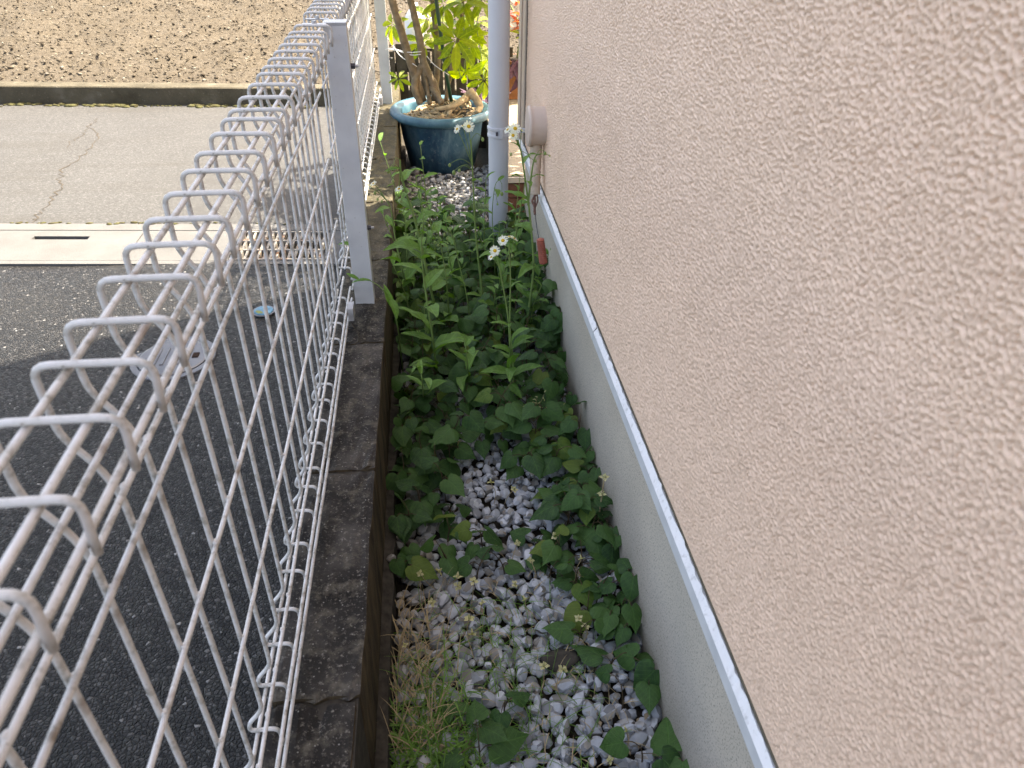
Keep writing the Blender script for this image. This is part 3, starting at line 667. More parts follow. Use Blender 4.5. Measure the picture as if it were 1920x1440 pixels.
HL = [heart_mesh(i, MAT['heart']) for i in range(10)]; HLY = [heart_mesh(20 + i, MAT['heart_y']) for i in range(3)]
def lance_mesh(seed, mat, wd=.16, name='leaf', n=9, clasp=True):
    g = random.Random(seed); V = []; F = []; droop = g.uniform(.2, .75); fold = g.uniform(.15, .5); side = g.uniform(-.12, .12); wav = g.uniform(0, .03)
    for i in range(n):
        t = i / (n - 1); w_ = wd * (math.sin(math.pi * min(1, t * .93 + .07) ** .85) ** .8) if t < 1 else .004
        if clasp: w_ = max(w_, wd * .32 * (1 - t))
        z = .28 * t - droop * t * t; y = t * (1 - .12 * droop * t); cx = side * math.sin(t * 3)
        for k in (-1, -.5, 0, .5, 1): V.append((cx + k * w_, y, z + fold * abs(k) * w_ + wav * math.sin(14 * t + k * 2)))
        if i:
            for k in range(4): a = 5 * (i - 1) + k; F.append((a, a + 1, a + 6, a + 5))
    return mesh(name, V, F, mat)
FL = [lance_mesh(40 + i, MAT['flea'], random.uniform(.13, .2)) for i in range(8)]
# --- heart-leaved ground cover: one thing a plant, every leaf a part
COVER_LABEL = 'dark green heart-leaved ground cover plant in the dense patch between kerb and foundation'
def heart_plant(base, h, nl, size, label, group=None, young=.08, lean=None):
    base = Vector(base); t = thing('heart_leaf_plant', label, 'plant', base, group)
    a = random.uniform(0, 6.28); lean = lean or Vector((math.cos(a), math.sin(a), 0)) * h * random.uniform(.05, .4)
    sp = spline([Vector((0, 0, -.03)), lean * .3 + Vector((0, 0, h * .4)), lean + Vector((0, 0, h))], 4)
    mb = MB(); mb.add(*tube(sp, [.0016 - .0006 * i / len(sp) for i in range(len(sp))], 5))
    for k in range(nl):
        f = 1 - (k / max(nl, 1)) * .75; p = lean * f + Vector((0, 0, h * f)); ang = a + k * 2.3 + random.gauss(0, .4)
        d = Vector((math.cos(ang), math.sin(ang), 0)); pl = size * random.uniform(.25, .7); tip = p + d * pl + Vector((0, 0, random.uniform(.0, .018)))
        wx_ = base.x + tip.x
        if wx_ < -.10: tip.x += (-.10 - wx_) * .9
        if wx_ > .345: tip.x -= (wx_ - .345)
        mb.add(*tube(spline([p - Vector((0, 0, .004)), p.lerp(tip, .5) + Vector((0, 0, .006)), tip], 3), .0008, 4))
        s = size * random.uniform(.7, 1.2) * (1 if k else .85)
        if base.x + tip.x + d.x * s < -.12 or base.x + tip.x + d.x * s > .36: d = Vector((-d.x * .3, d.y, d.z))
        dd = Vector((d.x, d.y, random.uniform(-.75, .05)))
        upv = Vector((random.gauss(0, .28), random.gauss(-.15, .28), 1))
        lm = random.choice(HLY) if random.random() < young else random.choice(HL)
        obj('leaf', lm, t, mat4=frame(tip, dd, upv, s))
    mb.build('stem', MAT['heartstem'], t); return t
def poly_in(p, poly):
    r = False; n = len(poly)
    for i in range(n):
        a, b_ = poly[i], poly[(i + 1) % n]
        if (a.y > p.y) != (b_.y > p.y) and p.x < (b_.x - a.x) * (p.y - a.y) / (b_.y - a.y) + a.x: r = not r
    return r
def scatter(polypx, z, spacing):
    poly = [gnd(a, b_, z) for a, b_ in polypx]; x0, x1 = min(p.x for p in poly), max(p.x for p in poly); y0, y1 = min(p.y for p in poly), max(p.y for p in poly); out = []
    for k in range(6000):
        p = Vector((random.uniform(x0, x1), random.uniform(y0, y1), 0))
        if -.095 < p.x < .335 and poly_in(p, poly) and all((p.x - q.x) ** 2 + (p.y - q.y) ** 2 > spacing ** 2 for q in out): out.append(p)
    return out
D1 = [(738, 395), (850, 405), (985, 400), (1040, 560), (1085, 720), (1120, 830), (1150, 960), (1062, 960), (1010, 850), (940, 800), (850, 795), (838, 890), (735, 950)]
for p in scatter(D1, -.15, .050):
    hh = random.uniform(.09, .20) if p.y > 1.6 else random.uniform(.07, .14) if p.y > 1.35 else random.uniform(.05, .10)
    zy = 'in front of the sunny pebbles by the downpipe' if p.y > 2.2 else 'under the tall daisies level with the fence post' if p.y > 1.75 else 'around the foremost two-stemmed daisy' if p.y > 1.4 else 'beside the upper pebble patch'
    zx = 'along the kerb' if p.x < .045 else 'along the foundation' if p.x > .21 else 'in mid-alley'
    heart_plant((p.x, p.y, ZG), hh, random.randint(4, 6), random.uniform(.043, .058), 'dark heart-leaved ground cover ' + zx + ' ' + zy, 'ground cover ' + zx + ' ' + zy)
D2 = [(1062, 955), (1152, 960), (1178, 1080), (1182, 1130), (1095, 1100), (1030, 1000)]
for p in scatter(D2, -.19, .05):
    heart_plant((p.x, p.y, ZG), random.uniform(.05, .085), random.randint(3, 5), random.uniform(.04, .052), 'heart-leaved plant close against the foundation beside the white pebbles', 'heart-leaved plants by the foundation')
D3 = [(738, 950), (840, 905), (900, 985), (1010, 1000), (1050, 1040), (1040, 1080), (960, 1050), (850, 1062), (745, 1085)]
for p in scatter(D3, -.20, .062):
    heart_plant((p.x, p.y, ZG), random.uniform(.035, .065), random.randint(2, 4), random.uniform(.04, .054), 'low heart-leaved plant straggling over the white pebbles towards the kerb', 'straggling heart-leaved plants')
SP = [(1098, 1165, 'small heart-leaved plant at the right rim of the upper pebble patch', 2), (1150, 1160, 'heart-leaved plant with pointed leaves by foundation, level with upper pebbles', 3), (1190, 1195, 'single-stemmed heart-leaved plant touching the foundation above the red bits', 3),
      (1085, 1205, 'tiny drooping heart leaf pair beside the flat dark stone', 2), (1140, 1260, 'heart-leaved plant right of the flat dark stone', 2), (1215, 1290, 'heart-leaved plant with reddish young top leaf against the foundation', 4),
      (1168, 1330, 'heart-leaved plant with one broad leaf over the bright pebbles', 1), (1205, 1432, 'large heart leaf at the lower right among the nearest pebbles', 2), (1268, 1436, 'heart leaf half out of the picture at the foundation foot', 2),
      (858, 1385, 'heart-leaved plant with flat broad leaves in the grass tuft', 2), (945, 1345, 'upright broad heart leaf standing at the edge of the grass tuft', 2), (900, 1430, 'shaded heart-leaved plant at the bottom of the grass tuft', 3), (768, 1085, 'heart-leaved plant beside the lone pebble on the footing', 2)]
for a, b_, lb, nl in SP:
    p = gnd(a, b_, ZG); p.x = min(p.x, .325); heart_plant(p, random.uniform(.035, .06), nl, random.uniform(.048, .062), lb, None, .1)
# --- fleabane
def petals_mesh(seed):
    g = random.Random(seed); V = []; F = []; n = 46
    for i in range(n):
        a = 2 * math.pi * i / n + g.gauss(0, .05); L = g.uniform(.85, 1.05); z = g.gauss(.0, .10); wv = .055
        c, s = math.cos(a), math.sin(a); b0 = len(V)
        V += [(c * .30 - s * wv, s * .30 + c * wv, .02), (c * .30 + s * wv, s * .30 - c * wv, .02), (c * L + s * wv, s * L - c * wv, z), (c * L - s * wv, s * L + c * wv, z)]
        F.append((b0, b0 + 1, b0 + 2, b0 + 3))
    return mesh('petals', V, F, MAT['petal'], False)
PM = [petals_mesh(i) for i in range(3)]
v, f = lathe([(0, .17), (.14, .155), (.26, .11), (.34, .03), (.33, -.04), (.2, -.22), (.08, -.3)], 14); DM = mesh('flower_head', v, [q[::-1] for q in f], MAT['disc']); DM.materials.append(MAT['bud'])
for p in DM.polygons:
    if sum(DM.vertices[i].co.z for i in p.vertices) / 4 < 0: p.material_index = 1
v, f = lathe([(0, .5), (.18, .45), (.36, .2), (.42, -.05), (.3, -.4), (.1, -.6), (0, -.65)], 10); BM = mesh('bud', v, [q[::-1] for q in f], MAT['bud'])
def fleabane(label, stems, leaves=(), r=.0028):
    base = Vector(stems[0]['pts'][0]); t = thing('fleabane', label, 'flower', base)
    for s in stems:
        P = spline([Vector(p) - base for p in s['pts']], 8); n = len(P); r0 = s.get('r', r)
        so_ = obj('stem', mesh('stem', *tube(P, [r0 * (1 - .55 * i / n) for i in range(n)], 7), MAT['fleastem']), t)
        a = s.get('a0', random.uniform(0, 6.28))
        for k in range(s.get('leaves', 0)):
            f = s.get('l0', .05) + (s.get('l1', .85) - s.get('l0', .05)) * (k / max(1, s['leaves'] - 1)) if s['leaves'] > 1 else .4
            p = P[min(n - 1, int(f * (n - 1)))]; a += 2.4 + random.gauss(0, .3); sz = 1.12 * s.get('ls', .075) * (1.15 - .75 * f) * random.uniform(.85, 1.2)
            d = Vector((math.cos(a), math.sin(a), random.uniform(.15, .7)))
            if base.x + p.x + d.x * sz > .33: d.x = -abs(d.x) * .5
            if base.x + p.x + d.x * sz < -.12 and not s.get('free'): d.x = abs(d.x)
            obj('leaf', random.choice(FL), t, mat4=frame(p, d, (0, 0, 1), sz, random.gauss(0, .25)))
        for (p, size, tilt) in s.get('heads', ()):
            p = Vector(p) - base; q = P[max(0, n - 6)]
            if (p - P[-1]).length > .006: obj('flower_stalk', mesh('flower_stalk', *tube(spline([q, q.lerp(p, .5) + Vector((0, 0, .004)), p], 4), .0009, 5), MAT['fleastem']), t)
            up = Vector(tilt).normalized(); m4 = Matrix.Translation(p) @ up.to_track_quat('Z', 'Y').to_matrix().to_4x4() @ Matrix.Scale(size, 4)
            h_ = obj('flower_head', DM, t, mat4=m4); obj('petals', random.choice(PM), h_)
        for p, size in s.get('buds', ()):
            p = Vector(p) - base; q = min(P, key=lambda u: abs((u - p).length - .03)); mid = q.lerp(p, .5) + Vector((0, 0, .016))
            obj('flower_stalk', mesh('flower_stalk', *tube(spline([q, mid, p + Vector((0, 0, size * .4))], 5), .0007, 5), MAT['fleastem']), t)
            obj('bud', BM, t, mat4=Matrix.Translation(p) @ Matrix.Rotation(math.pi + random.gauss(0, .3), 4, 'X') @ Matrix.Scale(size, 4))
    for p, d, sz in leaves:
        obj('leaf', random.choice(FL), t, mat4=frame(Vector(p) - base, d, (0, 0, 1), sz, random.gauss(0, .2)))
    return t
toC = Vector((-.05, -.5, .8))
Y = 1.56; bs = gnd(958, 772, ZG)
fleabane('fleabane with two pale green stems and three white daisies standing foremost', [
    dict(pts=[bs, at(957, 690, Y), at(953, 600, Y), at(940, 520, Y), at(931, 480, Y)], leaves=4, l0=.25, l1=.6, ls=.06, a0=2, heads=[(at(928, 470, Y), .0125, (-.1, -.75, .65)), (at(921, 482, Y + .01), .009, (-.5, -.3, .8))], buds=[(at(925, 485, Y), .006)]),
    dict(pts=[bs + Vector((.004, .004, 0)), at(962, 690, Y), at(956, 610, Y), at(957, 520, Y), at(954, 460, Y)], leaves=3, l0=.3, l1=.7, ls=.05, a0=0, heads=[(at(943, 451, Y), .0125, (-.2, -.65, .75)), (at(955, 444, Y + .01), .011, (.1, .2, .9)), (at(964, 447, Y + .01), .0105, (.5, .1, .8))], buds=[(at(960, 480, Y), .008)])],
    [(at(958, 700, Y), (-1, -.2, .35), .085), (at(960, 705, Y), (1, -.1, .5), .09), (at(958, 745, Y), (-1, -.35, .1), .085), (at(957, 645, Y), (.6, -.2, .8), .07), (at(958, 660, Y), (-.5, -.3, .6), .065), (at(956, 770, Y - .02), (-.9, -.6, .25), .085), (at(962, 650, Y), (1, .1, .5), .06), (at(958, 720, Y), (.3, -.9, .1), .07), (at(955, 690, Y), (.1, -.5, .9), .08)])
Y = 1.92
fleabane('tallest middle fleabane with a white daisy in front of the blue pot', [
    dict(pts=[gnd(914, 645, ZG), at(905, 560, Y), at(892, 440, Y), at(887, 340, Y), at(883, 262, Y)], leaves=5, l0=.1, l1=.75, ls=.07, r=.0034, heads=[(at(879, 237, Y), .0150, (.05, -.8, .6)), (at(857, 242, Y), .0115, (-.7, -.4, .5)), (at(868, 236, Y + .015), .011, (-.2, .1, .9))], buds=[(at(905, 262, Y), .010), (at(851, 324, Y), .012), (at(861, 320, Y), .010), (at(843, 310, Y), .009)])])
Y = 1.86
fleabane('branching fleabane beside the downpipe with three white daisies against the porch', [
    dict(pts=[gnd(984, 655, ZG), at(990, 590, Y), at(1000, 500, Y), at(993, 400, Y), at(985, 340, Y), at(978, 290, Y), at(970, 262, Y)], leaves=8, l0=.12, l1=.9, ls=.075, r=.0038, heads=[(at(966, 241, Y), .0150, (.05, -.7, .7)), (at(962, 254, Y - .01), .0125, (-.05, -.8, .5)), (at(952, 243, Y + .01), .012, (-.7, -.2, .7)), (at(978, 244, Y + .015), .011, (.5, .1, .8))]),
    dict(pts=[at(990, 385, Y), at(996, 330, Y), at(1003, 295, Y), at(1015, 288, Y)], leaves=2, l0=.3, l1=.8, ls=.04, heads=[(at(1031, 292, Y), .009, (.8, 0, .4))], buds=[(at(1022, 288, Y), .010), (at(1004, 302, Y), .008), (at(958, 290, Y), .008)]),
    dict(pts=[at(966, 450, Y + .08), at(975, 395, Y + .05), at(984, 345, Y + .01)], r=.0024),
    dict(pts=[gnd(930, 560, ZG), at(926, 470, Y + .3), at(923, 400, Y + .3), at(928, 350, Y + .3), at(936, 338, Y + .3), at(941, 345, Y + .3)], leaves=3, l0=.4, l1=.75, ls=.06, r=.0016, buds=[(at(941, 364, Y + .3), .012), (at(933, 383, Y + .3), .008)])])
Y = 1.95
fleabane('left fleabane leaning over the kerb with small white daisies by the post', [
    dict(pts=[gnd(776, 570, ZG), at(758, 520, Y), at(742, 450, Y), at(732, 390, Y), at(714, 362, Y)], leaves=6, l0=.1, l1=.75, ls=.075, free=1, heads=[(at(700, 344, Y), .010, (-.5, -.2, .8)), (at(694, 350, Y), .008, (-.8, -.2, .4))], buds=[(at(703, 362, Y), .009), (at(708, 374, Y), .008), (at(716, 378, Y), .008)])])
Y = 1.80
fleabane('stout left fleabane with green buds rising past the kerb edge', [
    dict(pts=[gnd(832, 650, ZG), at(805, 530, Y), at(780, 420, Y), at(764, 370, Y), at(752, 325, Y), at(750, 300, Y)], leaves=8, l0=.08, l1=.85, ls=.085, r=.0042, free=1, heads=[(at(748, 354, Y), .0115, (-.3, -.2, .9))], buds=[(at(728, 322, Y), .010), (at(737, 340, Y), .009), (at(744, 372, Y), .010), (at(752, 378, Y), .009), (at(736, 318, Y), .008)])])
Y = 1.62
fleabane('leafy fleabane rosette left of centre above the ground cover', [
    dict(pts=[gnd(822, 720, ZG), at(812, 640, Y), at(797, 540, Y), at(790, 470, Y), at(795, 400, Y)], leaves=10, l0=.05, l1=.9, ls=.09, r=.003, buds=[(at(780, 438, Y), .006)])],
    [(at(815, 660, Y), (.9, -.2, .6), .10), (at(812, 640, Y), (-1, -.2, .4), .09), (at(818, 690, Y), (-.7, -.6, .4), .09)])
Y = 1.85
fleabane('slender budding fleabane between the leafy rosette and the tall daisy', [
    dict(pts=[gnd(884, 640, ZG), at(876, 560, Y), at(862, 500, Y), at(851, 450, Y), at(843, 430, Y)], leaves=4, l0=.15, l1=.8, ls=.06, r=.0018, buds=[(at(833, 440, Y), .009), (at(838, 448, Y), .007)]),
    dict(pts=[gnd(845, 640, ZG), at(838, 540, Y), at(830, 480, Y), at(822, 440, Y), at(818, 432, Y)], leaves=5, l0=.15, l1=.8, ls=.06, r=.002, buds=[(at(816, 455, Y), .010), (at(822, 460, Y), .007)])])
Y = 2.05
fleabane('thin fleabane stems near the kerb in front of the sunny pebbles', [
    dict(pts=[gnd(800, 560, ZG), at(795, 480, Y), at(793, 400, Y), at(788, 340, Y)], leaves=5, l0=.1, l1=.9, ls=.065, r=.0018, buds=[(at(780, 345, Y), .007), (at(792, 335, Y), .006)]),
    dict(pts=[gnd(770, 590, ZG), at(764, 500, Y), at(760, 420, Y), at(757, 390, Y)], leaves=5, l0=.1, l1=.9, ls=.06, r=.0018, free=1)])
Y = 1.66
fleabane('low fleabane pushing broad leaves through the fence at the post foot', [
    dict(pts=[gnd(756, 700, ZG), at(745, 610, Y), at(732, 570, Y), at(715, 540, Y), at(690, 524, Y)], r=.0022)],
    [(at(735, 575, Y), (-.15, .15, 1), .062), (at(732, 560, Y), (.25, -.5, -.6), .055), (at(695, 527, Y), (-1, .1, .05), .05), (at(672, 524, Y + .05), (-.7, .3, .25), .035), (at(660, 462, Y + .2), (-1, .2, .2), .04)])
Y = 1.40
fleabane('short fleabane seedling with upright leaves near the kerb', [dict(pts=[gnd(795, 760, ZG), at(792, 720, Y), at(788, 690, Y)], leaves=6, l0=.1, l1=1, ls=.07, r=.0018)])
fleabane('short fleabane seedling with upright leaves beside the two-stemmed daisy', [dict(pts=[gnd(880, 730, ZG), at(876, 680, 1.52), at(870, 630, 1.52)], leaves=7, l0=.1, l1=1, ls=.08, r=.0018)])
for a, b_, hh, xx in [(760, 520, .30, .1), (790, 505, .34, .2), (815, 560, .33, -.1), (850, 520, .26, .1), (885, 560, .28, -.2), (768, 640, .26, .2), (850, 605, .30, .1), (925, 545, .24, 0), (965, 560, .27, -.2), (1010, 590, .25, -.3), (752, 585, .32, .3), (800, 610, .36, -.1), (905, 620, .25, .1), (835, 470, .22, 0), (765, 460, .25, .2), (1000, 640, .22, -.2), (930, 660, .22, -.1), (778, 700, .2, .2), (760, 480, .42, .2), (800, 470, .40, .1), (905, 530, .38, 0), (975, 540, .40, -.2), (945, 590, .34, 0), (825, 600, .40, .1)]:
    q = gnd(a, b_, ZG); t_ = q + Vector((random.gauss(0, .03), random.gauss(-.02, .03), hh))
    f_ = fleabane('leafy flowerless fleabane shoot rising from the ground cover among the daisies', [dict(pts=[q, q.lerp(t_, .5) + Vector((xx * .08, 0, .01)), t_], leaves=10, l0=.15, l1=1.0, ls=.078, r=.0022, free=(a < 760))]); f_['group'] = 'leafy fleabane shoots'
# --- withered flower heads of the ground cover
WM = []
for sd_ in range(3):
    g = random.Random(sd_); mb = MB()
    for k in range(4):
        a = k * math.pi / 2 + g.gauss(0, .2); c, s = math.cos(a), math.sin(a); wv = .42
        mb.add([(0, 0, 0), (c * .5 - s * wv, s * .5 + c * wv, .15), (c, s, g.uniform(-.1, .3)), (c * .5 + s * wv, s * .5 - c * wv, .15)], [(0, 3, 2), (0, 2, 1)])
    mb.add(*tube([(0, 0, 0), (.05, 0, .5), (.1, 0, .95)], [.22, .2, .08], 6)); WM.append(mesh('flower_head', mb.v, mb.f, MAT['wither']))
WH = [(862, 830), (985, 855), (920, 905), (963, 918), (1042, 1005), (925, 1020), (970, 1018), (788, 1075), (822, 1072), (858, 1082), (888, 1090), (995, 1050), (1090, 1048), (1088, 1080), (810, 1130), (858, 1098), (985, 1125), (965, 1095), (905, 1130), (1085, 1160), (1098, 1175), (885, 1190), (1020, 1250), (1055, 1255), (1175, 1370), (1145, 1425), (880, 1160), (760, 1210)]
for i, (a, b_) in enumerate(WH):
    h_ = random.uniform(.03, .07); hd = gnd(a, b_, ZG + h_); bs = Vector((hd.x + random.gauss(0, .015), hd.y + random.gauss(0, .015), ZG - .005))
    t = thing('withered_flower', 'small withered cream flower head on a thin stalk over the pebbles', 'flower', bs, 'withered flower heads over the pebbles')
    L = hd - bs; obj('stem', mesh('stem', *tube(spline([Vector((0, 0, 0)), L * .5 + Vector((random.gauss(0, .006), 0, .004)), L], 4), .0008, 5), MAT['straw']), t)
    obj('flower_head', WM[i % 3], t, mat4=Matrix.Translation(L) @ Euler((random.gauss(0, .5), random.gauss(0, .5), random.uniform(0, 6))).to_matrix().to_4x4() @ Matrix.Scale(random.uniform(.007, .0125), 4))
t = thing('dry_flower_stalk', 'tall dry flower stalk with yellow bracts close to the foundation', 'flower', gnd(1118, 1000, ZG)); bs = t.location
q = [Vector((0, 0, 0)), at(1118, 950, 1.18) - bs, at(1121, 885, 1.18) - bs]; q = [Vector((0, 0, 0)), Vector((.002, 0, .07)), Vector((.004, .0, .16))]
obj('stem', mesh('stem', *tube(spline(q, 6), .0016, 6), MAT['straw']), t)
for k, z in enumerate((.16, .115, .06)):
    obj('flower_head', WM[k], t, mat4=Matrix.Translation((.004 * z / .16, 0, z)) @ Matrix.Rotation(k, 4, 'Z') @ Matrix.Scale(.012 - .001 * k, 4))
# --- seed grass panicle
t = thing('grass_panicle', 'airy pale grass seed head spreading over the dark leaves', 'grass', gnd(1002, 800, ZG)); bs = Vector(t.location)
apex = at(1000, 790, 1.48) - bs; mb = MB(); sd2 = MB()
mb.add(*tube(spline([Vector((0, 0, 0)), apex], 4), .0009, 5))
for px, py in [(968, 770), (985, 765), (1007, 745), (1015, 760), (1030, 762), (1045, 765), (1058, 760), (1025, 782), (1035, 775), (1000, 752), (975, 778), (1020, 740)]:
    e = at(px, py, 1.48 + random.uniform(-.03, .03)) - bs; mid = apex.lerp(e, .5) + Vector((0, 0, .004)); mb.add(*tube(spline([apex, mid, e], 4), .0005, 4))
    for k in range(4):
        c = mid.lerp(e, .3 + .25 * k) + Vector((random.gauss(0, .003), 0, random.gauss(0, .003))); d = Vector((random.gauss(0, 1), 0, random.uniform(.2, 1))).normalized() * .005
        sd2.add(*tube([c - d * .6, c, c + d], [.0002, .0011, .0002], 5))
mb.build('stem', MAT['straw'], t); sd2.build('seeds', MAT['wither'], t)
# --- grass tuft and thin blades
def blade(mb, p, d, L, wd, droop):
    d = Vector((d[0], d[1], 0)).normalized(); s = Vector((-d.y, d.x, 0)); n = 6; b0 = len(mb.v); h0 = random.uniform(.35, .95)
    for i in range(n + 1):
        t = i / n; q = Vector(p) + d * L * (t * (1 - h0 * .5)) + Vector((0, 0, L * (h0 * t - droop * t * t))); q.z = max(q.z, ZG + .004); w_ = wd * (1 - t) ** .6
        mb.v += [tuple(q + s * w_), tuple(q - s * w_)]
        if i: mb.f.append((b0 + 2 * i - 2, b0 + 2 * i - 1, b0 + 2 * i + 1, b0 + 2 * i))
mb = MB()
for k in range(380):
    p = gnd(random.gauss(812, 52), random.gauss(1400, 60), ZG); p.x = max(p.x, -.1); a = random.uniform(0, 6.28); blade(mb, p, (math.cos(a), math.sin(a)), random.uniform(.05, .13), random.uniform(.0008, .0018), random.uniform(.2, .8))
tag(mb.build('grass_tuft', MAT['grass']), 'bright green grass tuft at the near kerb end of the pebbles', 'grass', kind='stuff')
mb = MB()
for k in range(330):
    p = gnd(random.uniform(770, 1120), random.uniform(1130, 1440), ZG + .006); a = random.uniform(0, 6.28); blade(mb, p, (math.cos(a), math.sin(a)), random.uniform(.05, .14), random.uniform(.0005, .0010), random.uniform(.3, .9))
tag(mb.build('fine_grass', MAT['grass']), 'thin green grass blades strewn across the white pebbles', 'grass', kind='stuff')
mb = MB()
for k in range(150):
    p = gnd(random.gauss(775, 35), random.uniform(1140, 1420), ZG + .010); p.x = max(p.x, -.098); a = random.gauss(1.4, .7); blade(mb, p, (math.cos(a), math.sin(a)), random.uniform(.05, .16), random.uniform(.0006, .0012), random.uniform(.4, .9))
for k in range(260):
    p = gnd(random.uniform(755, 1180), random.uniform(1060, 1440), ZG + .012); a = random.uniform(0, 6.28); blade(mb, p, (math.cos(a), math.sin(a)), random.uniform(.02, .07), random.uniform(.0005, .0010), random.uniform(.5, .95))
tag(mb.build('dry_straw', MAT['straw']), 'dry straw lying on the pebbles along the kerb footing', 'straw', kind='stuff')
p = gnd(734, 1050, -.205) + Vector((0, 0, .006)); o = obj('stone', SM[2], None, mat4=rmat((p.x, p.y, p.z, .011))); o.name = 'lone_pebble'; tag(o, 'single white pebble resting on the dark kerb footing', 'stone')
mb = MB()
for k in range(60):      # leaf litter between the stones
    p = gnd(random.uniform(745, 1230), random.uniform(900, 1440), ZG + .012); s = random.uniform(.003, .010); a = random.uniform(0, 6.28); c_, s_ = math.cos(a) * s, math.sin(a) * s
    mb.add([p + Vector((c_, s_, .001)), p + Vector((-s_ * .5, c_ * .5, .004)), p + Vector((-c_, -s_, 0)), p + Vector((s_ * .5, -c_ * .5, .003))], [(0, 1, 2, 3)])
tag(mb.build('leaf_litter', MAT['bark']), 'brown crumbs of dead leaves between the white pebbles', 'leaf litter', kind='stuff')
# weed on the field wall
for k in range(14):
    a = random.uniform(0, 6.28); obj('leaf', random.choice(FL), wd, mat4=frame(Vector((random.gauss(0, .04), -.01, random.uniform(-.02, .09))), (math.cos(a), math.sin(a) - .4, random.uniform(.1, .8)), (0, 0, 1), random.uniform(.03, .06)))
obj('stem', mesh('stem', *tube([(0, 0, -.02), (0, -.01, .05), (.01, -.01, .1)], .003, 5), MAT['fleastem']), wd)
# ================================================================== POTTED UMBRELLA TREE
PX, PY = .072, 3.61
pot = thing('plant_pot', 'large weathered blue plastic pot on the pebbles behind the downpipe', 'pot', (PX, PY, ZG))
v, f = lathe([(0, .004), (.150, .004), (.158, .012), (.185, .14), (.197, .232), (.200, .236), (.200, .245)], 48); obj('pot_body', mesh('pot_body', v, f, MAT['pot']), pot)
v, f = lathe([(.199, .228), (.215, .230), (.232, .238), (.238, .250), (.236, .264), (.226, .272), (.208, .272), (.196, .266), (.188, .255), (.184, .20)], 48); obj('rim', mesh('rim', v, f, MAT['potrim']), pot)
v, f = lathe([(0, .246), (.1, .240), (.184, .224)], 32); obj('potting_soil', mesh('potting_soil', v, [q[::-1] for q in f], MAT['soil']), pot)
tree = thing('umbrella_tree', 'potted umbrella tree with grey-brown trunks and yellow-green fingered leaves', 'plant', (PX, PY, ZG + .21)); B = Vector(tree.location)
def trunk(pp, r0, r1, name='trunk', mat='bark', n=9):
    P = spline([Vector(p) - B for p in pp], 7); k = len(P)
    return obj(name, mesh(name, *tube(P, [r0 + (r1 - r0) * i / k + random.gauss(0, .0008) for i in range(k)], n), MAT[mat]), tree)
Yt = 3.62
T_A = [at(792, 190, Yt), at(780, 150, Yt), at(763, 95, Yt), at(748, 45, Yt), at(735, 0, Yt), at(728, -40, Yt), at(715, -110, Yt + .05)]
T_B = [at(823, 192, Yt), at(812, 155, Yt), at(795, 120, Yt), at(786, 70, Yt), at(776, 25, Yt), at(766, -25, Yt), at(770, -110, Yt)]
trunk(T_A, .021, .014); trunk(T_B, .019, .014)
trunk([at(788, 195, Yt - .04), at(777, 165, Yt - .03), at(783, 138, Yt), at(796, 118, Yt)], .015, .017)
trunk([at(806, 195, Yt - .05), at(800, 160, Yt), at(795, 135, Yt), at(793, 118, Yt)], .010, .014)
trunk([at(812, 190, Yt + .03), at(820, 130, Yt + .06), at(818, 60, Yt + .06), at(812, 0, Yt + .06), at(820, -100, Yt)], .015, .012)
trunk([at(836, 190, Yt + .06), at(846, 130, Yt + .1), at(862, 60, Yt + .1), at(868, 0, Yt + .1), at(880, -90, Yt)], .010, .008)
trunk([at(829, 194, Yt - .06), at(815, 172, Yt - .03), at(806, 165, Yt)], .014, .010)
for k in range(110):       # matted roots on the pot's surface
    a = random.uniform(0, 6.28); rr = random.uniform(.03, .165); da = random.uniform(.5, 1.4)
    q = [(rr * random.uniform(.8, 1.1) * math.cos(a + da * j / 4), rr * random.uniform(.8, 1.1) * math.sin(a + da * j / 4) - .01, .036 - .11 * max(0, rr - .06) + random.uniform(0, .016) + .03 * max(0, math.cos(a))) for j in range(5)]
    obj('root', mesh('root', *tube(spline(q, 4), random.uniform(.002, .0055), 6), MAT['root']), tree)
trunk([at(815, 205, 3.50), at(845, 200, 3.50), at(868, 188, 3.54), at(880, 178, 3.60)], .008, .020, 'root', 'root')
trunk([at(880, 172, 3.58), at(890, 182, 3.56), at(900, 200, 3.54), at(893, 212, 3.50)], .022, .012, 'root', 'root')
trunk([at(872, 185, 3.56), at(850, 200, 3.52), at(840, 216, 3.48)], .018, .006, 'root', 'root')
def leaflet_mesh(seed):
    g = random.Random(seed); V = []; F = []; n = 7; dr = g.uniform(.15, .45); fo = g.uniform(.1, .35)
    for i in range(n):
        t = i / (n - 1); w_ = .17 * math.sin(math.pi * (t ** 1.25 * .94 + .03)) ** .75 if 0 < t < 1 else (.02 if t == 0 else .03)
        for k in (-1, 0, 1): V.append((k * w_, .12 + .88 * t, -dr * t * t + fo * abs(k) * w_))
        if i:
            for k in range(2): a = 3 * (i - 1) + k; F.append((a, a + 1, a + 4, a + 3))
    return mesh('leaflet', V, F, MAT['sch'])
LM = [leaflet_mesh(i) for i in range(6)]
pm_v, pm_f = tube([(0, 0, 0), (0, .06, .01), (0, .125, 0)], .016, 5)
